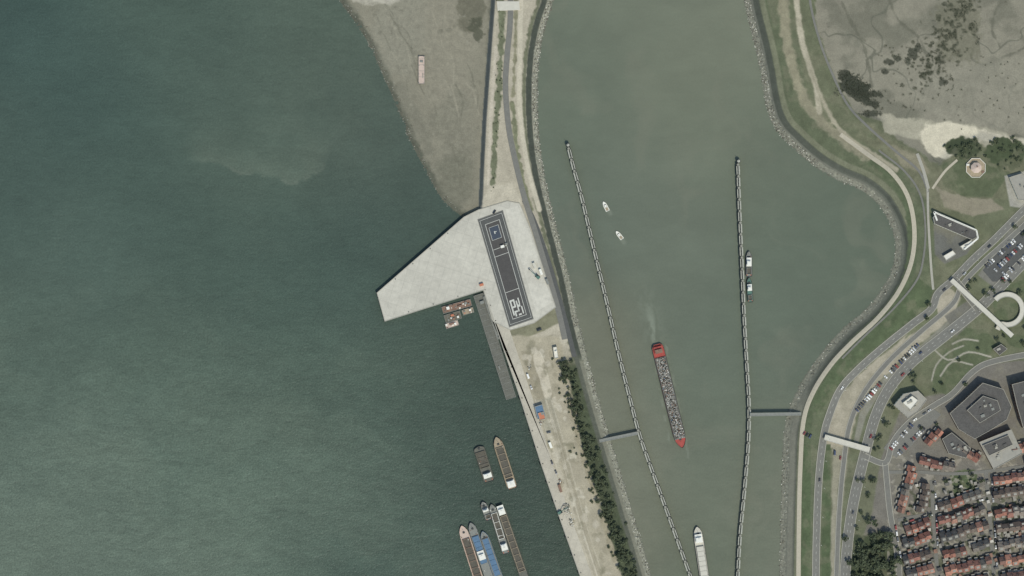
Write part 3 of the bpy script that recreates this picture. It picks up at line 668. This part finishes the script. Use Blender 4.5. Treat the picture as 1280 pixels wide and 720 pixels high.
ship('moored_barge',(603,738),(577,657),12,'pink','pink',holds=((-.3,.3),),house=(-.42,'white'),rim='rust')
ship('moored_barge',(617,738),(588,653),11,'navy','steel',holds=((-.1,.3),),house=(.02,'white'),rim='blueship',coverm='blueship')
ship('harbour_tug',(612,650),(603,627),9,'navy','steel',holds=((-.4,-.2),),house=(.05,'white'),bowL=6)
ship('moored_barge',(629,738),(603,664),11,'blueship','steel',holds=((-.25,.38),),coverm='blueship',house=(-.4,'white'))
ship('moored_barge',(633,692),(614,630),10,'dark','steel',holds=((-.2,.32),),house=(-.36,'blueship'),rim='white')
ship('moored_barge',(660,735),(624,630),11,'dark','pont',holds=((-.3,.36),),house=(.43,'white'),rim='sandc')
ship('patrol_vessel',(936,346),(936,314),8,'navy','steel',holds=((-.4,-.15),),house=(.08,'white'),bowL=8,housel=8)
ship('patrol_vessel',(938,378),(936,347),7,'dark','green',holds=((-.42,-.2),),house=(.1,'white'),bowL=7,housel=6)
def motorboat(a,b):
    A_=W(*a);B_=W(*b);L_=math.dist(A_,B_);Bm=L_*.38
    mb=MB(); ol=hull_outline(L_,Bm,L_*.45,.03); mb.prism(ol,-.2,.9,0,0,bot=.9); mb.ring(ol,.2,.9,1.15,0)
    mb.box(-L_*.28,0,.9,L_*.3,Bm*.65,.05,1); mb.box(L_*.05,0,.9,L_*.3,Bm*.6,.7,2,taper=.8); mb.box(L_*.03,0,1.6,L_*.22,Bm*.46,.1,0)
    mb.box(-L_*.5,0,.2,.5,.5,1.1,3)
    mb.build('motorboat',[M['white'],M['sandc'],M['glass'],M['dark']],((A_[0]+B_[0])/2,(A_[1]+B_[1])/2,0),math.atan2(B_[1]-A_[1],B_[0]-A_[0]))
motorboat((760,264),(754,252)); motorboat((778,299),(770,289))
# ------------------------------------------------------------ guide jetties
def jetty(pts,side):
    cp=catmull(pts,2)
    ds=[0]
    for a_,b_ in zip(cp[:-1],cp[1:]): ds.append(ds[-1]+math.dist(a_,b_))
    xs=[p[0] for p in cp]; ys=[p[1] for p in cp]
    def at(d): return (np.interp(d,ds,xs),np.interp(d,ds,ys))
    mb=MB(); d=0; per=14.5; T=ds[-1]
    while d+per<=T+1:
        a_=W(*at(d+1.6)); b_=W(*at(min(T,d+per-2.0))); r=math.atan2(b_[1]-a_[1],b_[0]-a_[0]); L_=math.dist(a_,b_)
        cx,cy=(a_[0]+b_[0])/2,(a_[1]+b_[1])/2
        nx_,ny_=-math.sin(r)*side,math.cos(r)*side
        mb.box(cx-nx_*.4,cy-ny_*.4,3.4,L_,1.3,.35,0,rot=r)
        mb.box(cx+nx_*1.9,cy+ny_*1.9,.6,L_,.8,2.9,1,rot=r,mtop=0)
        for k in range(6):
            t=(k+.5)/6; q=(a_[0]+(b_[0]-a_[0])*t,a_[1]+(b_[1]-a_[1])*t)
            mb.cyl(q[0]+nx_*2.7,q[1]+ny_*2.7,-2,3.6,.32,.32,7,2); mb.cyl(q[0],q[1],-2,3.4,.25,.25,6,2)
            mb.box(q[0]+nx_*.9,q[1]+ny_*.9,3.2,.3,1.6,.2,3,rot=r)
        for sgn in (-1.0,.2):
            mb.beam((a_[0]+nx_*sgn,a_[1]+ny_*sgn,4.7),(b_[0]+nx_*sgn,b_[1]+ny_*sgn,4.7),.05,.05,4,3)
        c=W(*at(d)); mb.cyl(c[0]+nx_,c[1]+ny_,-2,4.2,1.5,1.5,10,2); mb.cyl(c[0]+nx_*.5,c[1]+ny_*.5,4.2,4.6,1.25,1.25,10,4)
        mb.box((c[0]+a_[0])/2,(c[1]+a_[1])/2,3.2,3,.8,.15,3,rot=r)
        d+=per
    c=W(*at(0)); mb.cyl(c[0],c[1]+3.5,-2,4.8,2.0,2.0,12,2); mb.cyl(c[0],c[1]+3.5,4.8,5.2,1.4,1.4,12,0); mb.beam((c[0],c[1]+3.5,5),(c[0],c[1]+3.5,10),.2,.15,6,3)
    return mb.build('guide_jetty',[M['jet'],M['timber'],M['dark'],M['steel'],M['concd']])
jetty([(710,186),(716,210),(727,250),(740,305),(757,375),(772,440),(787,500),(799,545),(813,585),(833,640),(854,698),(880,770),(905,840)],1)
jetty([(923,206),(925,260),(928,330),(931,400),(935,470),(937,510),(936,555),(931,615),(925,680),(921,770),(918,850)],-1)
def footbridge(name,a,b,wpx,z,mk='conc2',piers=3):
    A_=W(*a);B_=W(*b);L_=math.dist(A_,B_); mb=MB()
    mb.box(0,0,z-.4,L_,wpx*S,.4,0)
    for s_ in (-1,1):
        mb.beam((-L_/2,s_*wpx*S/2,z+1.1),(L_/2,s_*wpx*S/2,z+1.1),.07,.07,5,1)
        for i in range(int(L_/3)+1): mb.beam((-L_/2+i*3,s_*wpx*S/2,z),(-L_/2+i*3,s_*wpx*S/2,z+1.1),.05,.05,4,1)
    for i in range(piers): mb.cyl(-L_/2+L_*(i+1)/(piers+1),0,-2,z-.4,.5,.5,10,2)
    return mb.build(name,[M[mk],M['steel'],M['concd']],((A_[0]+B_[0])/2,(A_[1]+B_[1])/2,0),math.atan2(B_[1]-A_[1],B_[0]-A_[0]))
footbridge('access_bridge',(749,551),(797,541),4,4.4,'steel')
footbridge('access_bridge',(937,518),(1001,517),4,5.4,'steel')
footbridge('pedestrian_overpass',(1030,546),(1086,562),7,7.2,'conc2',2)
footbridge('pedestrian_overpass',(1188,350),(1264,420),6,7.4,'conc2',4)
mb=MB(); arc=[(1258+19*math.cos(math.radians(t)),387+19*math.sin(math.radians(t))) for t in range(-140,121,8)]
arc=arc+[(1246,412)]
strip(mb,arc,6,0,0,z=5.5,nx=3,smooth=False); strip(mb,arc,.6,.35,1,z=5.5,off=3,nx=1,smooth=False); strip(mb,arc,.6,.35,1,z=5.5,off=-3,nx=1,smooth=False)
for p in arc[::5]: mb.cyl(*W(*p),2.8,5.45,.5,.5,8,1)
mb.build('spiral_ramp',[M['conc2'],M['kerb']])
# ------------------------------------------------------------ buildings
def building(name,pts,h,roof='roofd',wall='brick',units=3,base=None,floors=None):
    pw=[W(*p) for p in pts]; ar=sum(pw[i][0]*pw[(i+1)%len(pw)][1]-pw[(i+1)%len(pw)][0]*pw[i][1] for i in range(len(pw)))
    if ar<0: pw=pw[::-1]
    cxp=sum(p[0] for p in pts)/len(pts);cyp=sum(p[1] for p in pts)/len(pts)
    z=base if base is not None else hz(cxp,cyp)
    mb=MB(); mb.prism(pw,z-1,z+h,0,1); mb.ring(pw,.4,z+h,z+h+.5,2)
    fl=floors or max(1,int(h/3))
    for i in range(len(pw)):
        a_=pw[i];b_=pw[(i+1)%len(pw)];L_=math.dist(a_,b_); r=math.atan2(b_[1]-a_[1],b_[0]-a_[0])
        if L_<4: continue
        n=int(L_/3)
        for k in range(n):
            t=(k+.5)/n; x=a_[0]+(b_[0]-a_[0])*t;y=a_[1]+(b_[1]-a_[1])*t
            for f in range(fl):
                mb.box(x+math.sin(r)*.02,y-math.cos(r)*.02,z+.9+f*3,1.5,.12,1.4,3,rot=r)
    cx=sum(p[0] for p in pw)/len(pw);cy=sum(p[1] for p in pw)/len(pw)
    for i in range(units):
        p=random.choice(pw);t=random.uniform(.1,.6)
        mb.box(cx+(p[0]-cx)*t,cy+(p[1]-cy)*t,z+h+random.uniform(0,.05),random.uniform(1.2,4),random.uniform(1,3),random.uniform(.6,1.6),random.choice([2,4,1]),rot=.4)
    return mb.build(name,[M[wall],M[roof],M['kerb'],M['glass'],M['steel']])
building('restaurant_building',[(1165,272),(1170,266),(1218,288),(1221,296),(1214,300),(1167,280)],5,'roofd','plaster',6)
building('white_shed',[(1178,320),(1190,313),(1194,318),(1182,326)],3.5,'plaster','plaster',0)
mb=MB()
for a_,b_ in (((1166,265),(1219,288)),((1219,288),(1221,298)),((1221,298),(1204,312)),((1166,265),(1170,276))):
    p=W(*a_);q=W(*b_); mb.box((p[0]+q[0])/2,(p[1]+q[1])/2,8.05,math.dist(p,q),1.6,.35,0,rot=math.atan2(q[1]-p[1],q[0]-p[0]))
    mb.cyl(p[0],p[1],2.5,8.05,.25,.25,8,0)
mb.build('white_canopy_frame',[M['white']])
building('restaurant_annex',[(1199,308),(1213,300),(1216,305),(1203,313)],4,'plaster','plaster',1)
building('beach_club_building',[(1260,222),(1276,217),(1290,232),(1290,252),(1272,250)],4,'roofg','plaster',3)
building('hotel_building',[(1185,516),(1203,500),(1226,478),(1252,486),(1262,508),(1256,524),(1234,538),(1216,548),(1196,536)],10,'roofd','brick',16)
building('hotel_penthouse',[(1206,512),(1226,494),(1244,500),(1248,512),(1222,528)],12.4,'roofd','brick',8)
building('hotel_wing',[(1262,480),(1300,470),(1316,520),(1276,534),(1268,506)],12,'roofd','brick',12)
building('hotel_wing',[(1222,552),(1262,536),(1276,566),(1240,586)],8,'roofg','brick',8)
building('hotel_wing',[(1226,556),(1258,543),(1264,555),(1234,569)],9.6,'roofd','brick',5)
building('cultural_centre',[(1116,506),(1128,492),(1146,488),(1157,499),(1146,514),(1134,522)],8,'roofg','plaster',8)
building('cultural_centre_upper_floor',[(1126,503),(1138,494),(1146,500),(1136,512)],11,'plaster','plaster',3)
building('terrace_building',[(1176,548),(1188,540),(1212,560),(1206,572),(1184,566)],7,'roofd','brick',6)
building('site_office',[(691,434),(696,433),(698,447),(693,448)],3,'plaster','white',1)
building('workshop_building',[(668,508),(678,505),(682,520),(672,524)],4,'blueship','steel',2)
building('storage_shed',[(672,516),(679,514),(682,523),(675,525)],4.6,'orange','steel',0)
building('waterfront_kiosk',[(1240,436),(1250,430),(1258,436),(1248,444)],4,'roofd','brick',2)
mb=MB(); c=W(1219,210); oc=lambda r,n=8:[(c[0]+r*math.cos(math.pi*(i+.5)*2/n),c[1]+r*math.sin(math.pi*(i+.5)*2/n)) for i in range(n)]
z=hz(1219,210); mb.prism(oc(10.5),z-1,z+.6,1); mb.ring(oc(10.5),.5,z+.6,z+1.3,0); mb.prism(oc(5.2),z+.6,z+4,0,2)
for i in range(8):
    p=oc(5.6)[i];q=oc(5.6)[(i+1)%8]; mb.add([(p[0],p[1],z+4),(q[0],q[1],z+4),(c[0],c[1],z+6.2)],[(0,1,2)],2)
mb.box(c[0]+1,c[1]+1,z+5.2,1,1,1.6,3); mb.box(c[0]-8,c[1]+3,z+.6,3,2,1.5,0); mb.box(c[0]+7,c[1]-4,z+.6,2.5,2,.8,3)
mb.build('beach_pavilion',[M['plaster'],M['sandc'],M['pink'],M['brick']])
# houses
def house_mesh(w,d,e,rdg,dorm):
    mb=MB(); ov=.35
    mb.box(0,0,0,w,d,e,0)
    hw=w/2+.02;hd=d/2+ov
    v=[(-hw,-hd,e-.1),(hw,-hd,e-.1),(hw,0,rdg),(-hw,0,rdg),(-hw,hd,e-.1),(hw,hd,e-.1)]
    mb.add(v,[(0,1,2,3),(3,2,5,4)],1); mb.add(v,[(0,3,4),(1,5,2)],0)
    mb.box(0,0,rdg-.08,w,.35,.15,3)
    mb.box(w/2-.6,d*.12,rdg-1.2,.8,.8,2.2,0); mb.cyl(w/2-.6,d*.12,rdg+1,rdg+1.4,.2,.15,6,3)
    for s_ in (-1,1):
        for x in (-w*.25,w*.25):
            for zf in (.9,3.4): 
                if not(s_==-1 and x<0 and zf<1): mb.box(x,s_*(d/2+.01),zf,1.3,.1,1.3,2)
    mb.box(-w*.25,-d/2-.01,0,1,.12,2.1,3)
    slope=(rdg-e)/(d/2)
    if dorm: mb.box(0,-d*.27,e+.3,w*.5,2.4,slope*d*.23+.7,4,mtop=5)
    else: mb.box(w*.15,d*.26,e+slope*d*.24-.25,.9,1.1,.5,2)
    mb.box(w*.1,d/2+1.6,0,w*.55,3.1,2.7,0,mtop=5)
    return mb.mesh('house',[M['brick'],M['tile'],M['glass'],M['dark'],M['plaster'],M['roofg']])
HM=[house_mesh(6,9,5.4,8.8,False),house_mesh(6,9,5.4,8.4,True),house_mesh(6,8.0,5.6,9.0,False),house_mesh(6,10,5.2,8.4,True)]
reds=[(150,98,80),(138,90,75),(160,110,91),(128,86,74),(144,104,88),(120,88,77)]; darks=[(86,83,80),(77,76,74),(104,98,90),(114,105,96),(98,86,77)]
def row(x1,y1,x2,y2,pr=.6):
    pr=pr*.78
    a_=W(x1,y1);b_=W(x2,y2);L_=math.dist(a_,b_);n=max(1,round(L_/6.05)); r=math.atan2(b_[1]-a_[1],b_[0]-a_[0])
    cur=random.choice(reds) if random.random()<pr else random.choice(darks); flip=0
    for i in range(n):
        t=(i+.5)/n
        if random.random()<.5: cur=random.choice(reds) if random.random()<pr else random.choice(darks)
        if random.random()<.12: flip=1-flip
        k=random.uniform(.82,1.1)
        off=random.uniform(-1.4,1.4)
        x=a_[0]+(b_[0]-a_[0])*t-math.sin(r)*off; y=a_[1]+(b_[1]-a_[1])*t+math.cos(r)*off
        o=inst('brick_house',random.choice(HM),(x,y,2.95),r+math.pi*flip,lin(cur)*k)
        o.scale=(1,random.uniform(.78,.98),random.uniform(.85,1.1))
for rw in [(1124,640,1140,582,.8),(1150,640,1157,604,.5),(1148,574,1192,584,.9),(1158,556,1174,536,.9),(1172,634,1226,617,.2),(1172,652,1230,635,.4),(1174,672,1234,654,.2),(1130,662,1162,652,.9),(1128,680,1162,669,.5),(1128,700,1162,690,.9),(1178,694,1206,686,.9),(1214,684,1236,678,.3),(1240,600,1400,578,1),(1240,618,1400,597,.6),(1242,642,1400,620,.7),(1244,660,1400,638,.9),(1246,682,1400,660,.6),(1248,702,1400,680,.7),(1180,714,1238,700,.7),(1132,718,1166,709,.9),(1250,722,1400,700,.8),(1130,745,1235,722,.8),(1130,770,1300,745,.8),(1262,560,1400,545,.8),(1280,575,1400,562,.6),(1196,556,1222,574,.8)]:
    row(*rw)
mbs=MB(); mbs.box(0,0,0,3,2.4,2.2,0); mbs.add([(-1.7,-1.4,2.15),(1.7,-1.4,2.15),(1.7,1.4,2.6),(-1.7,1.4,2.6)],[(0,1,2,3)],1); mbs.box(0,-1.21,0,.9,.06,1.9,2)
sm_=mbs.mesh('garden_shed',[M['timber'],M['tile'],M['dark']])
for i in range(190):
    px=random.uniform(1128,1330);py=random.uniform(600,730)
    inst('garden_shed',sm_,(*W(px,py),3.0),.25+random.choice([0,1.57]),lin(random.choice([(90,88,84),(130,126,118),(130,98,82),(74,74,74),(170,166,158)])),(random.uniform(.7,1.3),random.uniform(.8,1.4),1))
# ------------------------------------------------------------ cars
def car_mesh(L_,w,h,van=False):
    mb=MB(); hl=L_/2;hw=w/2
    side=[(-hl,.35),(-hl+.05,.85),(-hl+.5,.95),(hl-1.1,.92),(hl-.15,.72),(hl,.4),(hl-.1,.28),(-hl+.1,.28)]
    k=len(side)
    v=[(x,-hw,z) for x,z in side]+[(x,hw,z) for x,z in side]
    mb.add(v,[tuple(range(k)),tuple(range(2*k-1,k-1,-1))]+[(i,k+i,k+(i+1)%k,(i+1)%k) for i in range(k)],0)
    x0=-hl+.25;x1=(hl-1.3) if not van else hl-.6
    lo=[(x0,-hw+.08),(x1,-hw+.08),(x1,hw-.08),(x0,hw-.08)]; ti=.35 if not van else .12
    hi=[(x0+ti*.9,-hw+.22),(x1-ti*2.2,-hw+.22),(x1-ti*2.2,hw-.22),(x0+ti*.9,hw-.22)]
    v=[(p[0],p[1],.9) for p in lo]+[(p[0],p[1],h-.06) for p in hi]
    mb.add(v,[(0,1,5,4),(1,2,6,5),(2,3,7,6),(3,0,4,7)],1)
    mb.prism(hi,h-.06,h,0)
    for sx in (-1,1):
        for sy in (-1,1): mb.beam((sx*(hl-.85),sy*(hw-.2),.32),(sx*(hl-.85),sy*(hw+.02),.32),.32,.32,10,2)
        mb.box(hl-.12,sx*(hw-.3),.55,.14,.35,.15,3); mb.box(-hl+.03,sx*(hw-.3),.6,.08,.3,.18,4)
        mb.box(x1-.35,sx*(hw+.08),.9,.15,.18,.12,0)
    return mb.mesh('car',[M['carp'],M['glass'],M['tyre'],M['white'],M['red']])
CM=[car_mesh(4.4,1.8,1.48),car_mesh(4.0,1.75,1.5),car_mesh(4.7,1.85,1.45),car_mesh(5.1,1.95,2.1,True)]
cc=[(205,205,205),(220,220,218),(40,42,44),(66,68,72),(120,124,128),(52,64,92),(134,54,50),(84,88,92),(170,172,174),(46,50,54)]
def car(px,py,ang,zo=.3):
    x,y=W(px,py); inst('parked_car',random.choice(CM),(x,y,hz(px,py)+zo),ang+(math.pi if random.random()<.4 else 0)+random.uniform(-.04,.04),lin(random.choice(cc)))
def carrow(a_,b_,step=3.3,perp=True,fill=.85,extra=0,zo=.3):
    n=int(math.dist(a_,b_)/step); r=math.atan2(-(b_[1]-a_[1]),b_[0]-a_[0])+(math.pi/2 if perp else 0)+extra
    for i in range(n):
        if random.random()<fill: t=(i+.5)/n; car(a_[0]+(b_[0]-a_[0])*t,a_[1]+(b_[1]-a_[1])*t,r,zo)
carrow((1070,514),(1108,470)); carrow((1112,466),(1148,430))
for o_ in ((0,0),(9,8),(21,18)):
    carrow((1231+o_[0],334+o_[1]*.9),(1268+o_[0],300+o_[1]*.7),3.4,fill=.85)
carrow((1276,296),(1306,270)); carrow((1112,562),(1140,530)); carrow((1122,568),(1158,532),fill=.7); carrow((1134,530),(1164,511),7,False,.6)
carrow((1168,600),(1172,690),7,False,.7); carrow((1239,592),(1246,716),7,False,.7); carrow((1116,640),(1126,700),7,False,.7)
carrow((1128,653),(1166,643),7,False,.7); carrow((1040,542),(1046,542),4); carrow((1003,540),(1014,546),4,fill=1)
carrow((1176,636),(1230,624),7,False,.6)
for (px,py,an) in ((1236,308,.75),(1205,342,.75),(1150,441,.72),(1088,545,1.2),(1066,640,1.3),(1128,468,.75),(1190,414,.7),(1024,600,1.5),(1052,485,.9),(690,578,-1.2),(695,590,-1.2),(674,412,0.4),(600,360,.3),(618,265,1),(1043,566,1.5),(1050,572,1.5),(1254,342,2.3),(1262,336,2.3),(1180,362,.8),(660,470,-1.2),(664,484,-1.2),(712,690,-1.2),(686,540,.2)): car(px,py,an,.4)
# ------------------------------------------------------------ yard equipment
def crane(px,py,ang):
    mb=MB(); 
    for s_ in (-1,1): mb.box(0,s_*1.3,0,4.6,.7,1.0,1); 
    mb.box(0,0,1.0,3.6,2.6,.4,1); mb.box(-.6,.1,1.4,3.6,2.6,1.6,0); mb.box(1.2,-.8,1.4,1.4,1.1,2.0,2)
    mb.beam((1.2,.3,2.2),(7.5,.3,7),.35,.28,6,0); mb.beam((7.5,.3,7),(11,.3,2.5),.26,.2,6,0); mb.box(11,.3,1.4,1.2,1.1,1.1,1)
    x,y=W(px,py); mb.build('excavator',[M['green'],M['dark'],M['glass']],(x,y,max(4.2,hz(px,py)+.1)),ang)
crane(672,346,2.4); crane(700,640,.6)
def container(px,py,ang,mk,z=None,L_=12.2):
    mb=MB(); mb.box(0,0,0,L_,2.44,2.5,0)
    for i in range(int(L_/.6)): 
        for s_ in (-1,1): mb.box(-L_/2+.3+i*.6,s_*1.24,.15,.25,.08,2.2,0)
    mb.box(0,0,2.5,L_-.3,2.2,.05,0); mb.box(L_/2+.02,0,.1,.05,.08,2.3,1)
    x,y=W(px,py); mb.build('shipping_container',[M[mk],M['dark']],(x,y,z if z else hz(px,py)+.1),ang)
container(676,340,-1.2,'white',4.4,6); container(684,352,-1.2,'steel',4.4,6); container(668,332,-1.2,'conc2',4.4,6); container(707,664,-1.2,'orange',None,6); container(688,556,-1.2,'white',None,6); container(602,356,.3,'orange',4.35,4); container(700,610,-1.25,'rust',None,8)
def heap(name,px,py,r,n,mats,flat=.5,sz=(.3,1.1)):
    mb=MB()
    for i in range(n):
        a_=random.uniform(0,6.28);q=abs(random.gauss(0,.45))*r; s_=random.uniform(*sz)
        mb.box(q*math.cos(a_),q*math.sin(a_)*1.6,max(0,(1-q/r))*flat*random.random(),s_,s_*random.uniform(.5,1),s_*.6,random.randrange(len(mats)),rot=random.uniform(0,3),tilt=(random.uniform(-.5,.5),random.uniform(-.5,.5)))
    x,y=W(px,py); mb.build(name,[M[k] for k in mats],(x,y,hz(px,py)),.3)
heap('rubble_heap',708,636,5,160,['conc2','scrapB','concd','dark','conc2'],2); heap('rubble_heap',714,652,4,90,['conc2','scrapB','timber'],1.5); heap('rubble_heap',700,602,2.5,40,['white','dark','rust'],1)
heap('rubble_heap',676,528,3,40,['white','rust','steel'],1); heap('rubble_heap',662,460,2,25,['white','dark','steel'],1); heap('rubble_heap',720,700,3,50,['conc2','concd','timber'],1)
def boulders(name,line_pts,off0,off1,n,side,y0,y1,dens):
    mb=MB(); lp=[p for p in line_pts if -60<p[1]<780]
    ds=[0]
    for a_,b_ in zip(lp[:-1],lp[1:]): ds.append(ds[-1]+math.dist(a_,b_))
    for i in range(n):
        d=random.uniform(0,ds[-1]); x=np.interp(d,ds,[p[0] for p in lp]);y=np.interp(d,ds,[p[1] for p in lp])
        if not(y0<y<y1) or random.random()>dens(y): continue
        x2=np.interp(d+2,ds,[p[0] for p in lp]);y2=np.interp(d+2,ds,[p[1] for p in lp]); L_=math.hypot(x2-x,y2-y)+1e-6
        nx_,ny_=-(y2-y)/L_*side,(x2-x)/L_*side; o=random.uniform(off0,off1); px=x+nx_*o;py=y+ny_*o
        s_=random.uniform(.5,1.4); wx_,wy_=W(px,py)
        mb.box(wx_,wy_,hz(px,py)-.3,s_,s_*random.uniform(.6,1),s_*.6,random.choice([0,0,1,2,2]),rot=random.uniform(0,3),taper=.7,tilt=(random.uniform(-.4,.4),random.uniform(-.4,.4)))
    mb.build(name,[M['concd'],M['conc2'],M['timber']])
boulders('riprap_boulders',W0,-.5,6.5,3000,1,-60,780,lambda y:1 if y<300 else .5)
boulders('riprap_boulders',E0,-.5,7.5,3000,-1,-60,780,lambda y:1 if y<210 else .28)
mb=MB()
for i in range(900):
    k=random.randrange(1,nMs); p=Mp[k]
    if p[1]<-50 or p[0]>585: continue
    px=p[0]+random.gauss(2,3);py=p[1]+random.gauss(0,4); s_=random.uniform(.4,1.3); x,y=W(px,py)
    mb.box(x,y,hz(px,py)-.15,s_,s_*.8,s_*.5,random.choice([0,0,1]),rot=random.uniform(0,3),taper=.7)
mb.build('shore_stones',[M['timber'],M['concd']])
# ------------------------------------------------------------ vegetation
def leafcl(mb,c,r,n,size,mi):
    for i in range(n):
        d=Vector((random.gauss(0,1),random.gauss(0,1),random.gauss(0,1))).normalized()*r*random.uniform(.4,1)
        p=Vector(c)+d*1.0; p.z=c[2]+d.z*.75
        nrm=(d.normalized()+Vector((random.gauss(0,.5),random.gauss(0,.5),random.gauss(.4,.5)))).normalized()
        u=nrm.orthogonal().normalized(); u=Matrix.Rotation(random.uniform(0,6.28),3,nrm)@u; w=nrm.cross(u)
        a_=size*random.uniform(.6,1.2)/2;b_=a_*random.uniform(.6,1)
        mb.add([p-u*a_,p-w*b_,p+u*a_,p+w*b_],[(0,1,2,3)],mi if random.random()<.75 else random.choice([1,2,3]))
def tree_mesh(h,R):
    mb=MB(); mb.beam((0,0,-.5),(0.1,.1,h*.55),.3,.17,7,0)
    for i in range(13):
        a_=random.uniform(0,6.28);q=R*math.sqrt(random.random())*.85; z=h*.5+random.uniform(0,.42)*h*(1-(q/R)**2*.6)
        c=(q*math.cos(a_),q*math.sin(a_),z); mb.beam((0.05,.05,h*random.uniform(.3,.5)),c,.1,.04,4,0)
        leafcl(mb,c,R*random.uniform(.28,.45),42,.95,random.choice([1,1,2,2,3]))
    return mb.mesh('tree',[M['wood'],M['leaf1'],M['leaf2'],M['leaf3']])
TM=[tree_mesh(8,3.6),tree_mesh(9,4.2),tree_mesh(7,3.0),tree_mesh(8,3.8)]
def bush_mesh():
    mb=MB()
    for i in range(5): mb.beam((0,0,-.2),(random.uniform(-.8,.8),random.uniform(-.8,.8),1.2),.06,.03,4,0)
    for i in range(7): leafcl(mb,(random.uniform(-1,1),random.uniform(-1,1),random.uniform(.5,1.4)),.8,30,.5,random.choice([1,2,2,3]))
    return mb.mesh('bush',[M['wood'],M['leaf1'],M['leaf2'],M['leaf3']])
BM=[bush_mesh(),bush_mesh()]
def tree(px,py,s_=1,name='broadleaf_tree'):
    inst(name,random.choice(TM),(*W(px,py),hz(px,py)),random.uniform(0,6.28),None,(s_*random.uniform(.85,1.15),s_*random.uniform(.85,1.15),s_*random.uniform(.8,1.1)))
def bush(px,py,s_=1): inst('shrub',random.choice(BM),(*W(px,py),hz(px,py)),random.uniform(0,6.28),None,(s_,s_,s_*.9))
bc=[(703,452),(711,480),(719,510),(729,545),(740,580),(752,620),(765,660),(780,702),(800,760)]
bp=catmull(bc,4)
for i,p in enumerate(bp):
    dn=.5+.5*math.sin(i*.55)+.3*math.sin(i*1.7)
    for k in range(3 if dn>.45 else (2 if dn>.1 else 1)): tree(p[0]+random.gauss(2,4.6),p[1]+random.gauss(0,3),random.uniform(.45,.85))
    for k in range(2): bush(p[0]+random.gauss(-1,8),p[1]+random.gauss(0,3),random.uniform(.7,1.5))
for i in range(75): tree(random.gauss(1088,14),random.gauss(700,18),random.uniform(.8,1.2))
for (px,py) in ((1206,184),(1198,188),(1214,180),(1222,186),(1190,182),(1248,184),(1262,188),(1272,198),(1256,202),(1244,176),(1268,180)):
    for k in range(5): bush(px+random.gauss(0,6),py+random.gauss(0,5),random.uniform(.8,1.6))
for (px,py) in ((1200,598),(1210,606),(1198,612),(1214,594),(1100,545),(1108,530),(1098,560),(1090,600),(1084,620),(1212,352),(1210,360),(1232,368),(1240,362),(1262,352),(1274,366),(1280,410),(1278,430),(1176,480),(1168,490),(1246,424),(1222,436),(1198,450),(1158,398),(1268,284),(1282,292),(1072,600),(1076,640),(1070,660),(1160,380),(1140,470),(1112,508),(1170,530),(1150,535),(1180,600),(1228,600),(1170,585),(1205,480)):
    tree(px,py,random.uniform(.5,.85))
    if random.random()<.6: tree(px+random.gauss(0,4),py+random.gauss(0,4),random.uniform(.4,.7))
for i in range(110):
    px=random.uniform(1130,1330);py=random.uniform(600,740)
    (tree(px,py,random.uniform(.35,.6)) if random.random()<.5 else bush(px,py,random.uniform(.8,1.5)))
for i in range(45):
    t=random.random(); px=np.interp(t*270-30,[-40,90,260],[627,624,616])+random.gauss(0,3); py=t*270-30
    bush(px,py,random.uniform(.3,.7))
mb=MB()
for (cx,cy,rx,ry,rot) in veg:
    n=int(max(2,rx*ry*.9))
    for i in range(n):
        a_=random.uniform(0,6.28);q=math.sqrt(random.random())*1.1; u=rx*q*math.cos(a_);v=ry*q*math.sin(a_)
        px=cx+u*math.cos(rot)-v*math.sin(rot);py=cy+u*math.sin(rot)+v*math.cos(rot)
        x,y=W(px,py); leafcl(mb,(x,y,hz(px,py)+.3),.7,6,.6,random.choice([0,1,2]))
mb.build('marsh_vegetation',[M['marsh'],M['leaf1'],M['marsh'],M['leaf2']])
lm=MB(); lm.cyl(0,0,0,8,.12,.08,6,0); lm.beam((0,0,8),(1.6,0,8.3),.06,.05,5,0); lm.box(1.8,0,8.2,.9,.3,.15,1)
lme=lm.mesh('lamp',[M['steel'],M['white']])
for pts,o_ in (([(1280,262),(1215,325),(1192,349)],7),([(1105,433),(1050,487),(1029,547),(1020,680)],7),([(1250,358),(1180,420),(1112,484),(1080,570),(1058,690)],9)):
    for q in catmull(pts,32): inst('street_lamp',lme,(*W(q[0]+o_,q[1]+2),hz(q[0]+o_,q[1]+2)),2.4)
# ------------------------------------------------------------ light, sky, camera
el=math.radians(54); az=math.radians(152)
sd=Vector((math.sin(az)*math.cos(el),math.cos(az)*math.cos(el),math.sin(el)))
sun=bpy.data.lights.new('sun','SUN'); sun.energy=2.8; sun.angle=math.radians(.5); sun.color=(1,.97,.92)
so=bpy.data.objects.new('sun',sun); so.rotation_euler=(-sd).to_track_quat('-Z','Y').to_euler(); so.location=(0,0,500); col.objects.link(so)
w=bpy.data.worlds.new('World'); scene.world=w; w.use_nodes=True; N=w.node_tree.nodes;L=w.node_tree.links
sky=N.new('ShaderNodeTexSky'); sky.sky_type='NISHITA'; sky.sun_disc=False; sky.sun_elevation=el; sky.sun_rotation=az
bg=N['Background']; bg.inputs['Strength'].default_value=.14; L.new(sky.outputs[0],bg.inputs[0])
cam=bpy.data.cameras.new('camera'); co=bpy.data.objects.new('camera',cam); col.objects.link(co)
co.location=(0,0,3200); co.rotation_euler=(0,0,0); cam.sensor_width=36; cam.lens=36*3200/1024.0; cam.clip_start=10; cam.clip_end=20000
scene.camera=co
scene.view_settings.view_transform='Standard'; scene.view_settings.look='None'; scene.view_settings.exposure=0
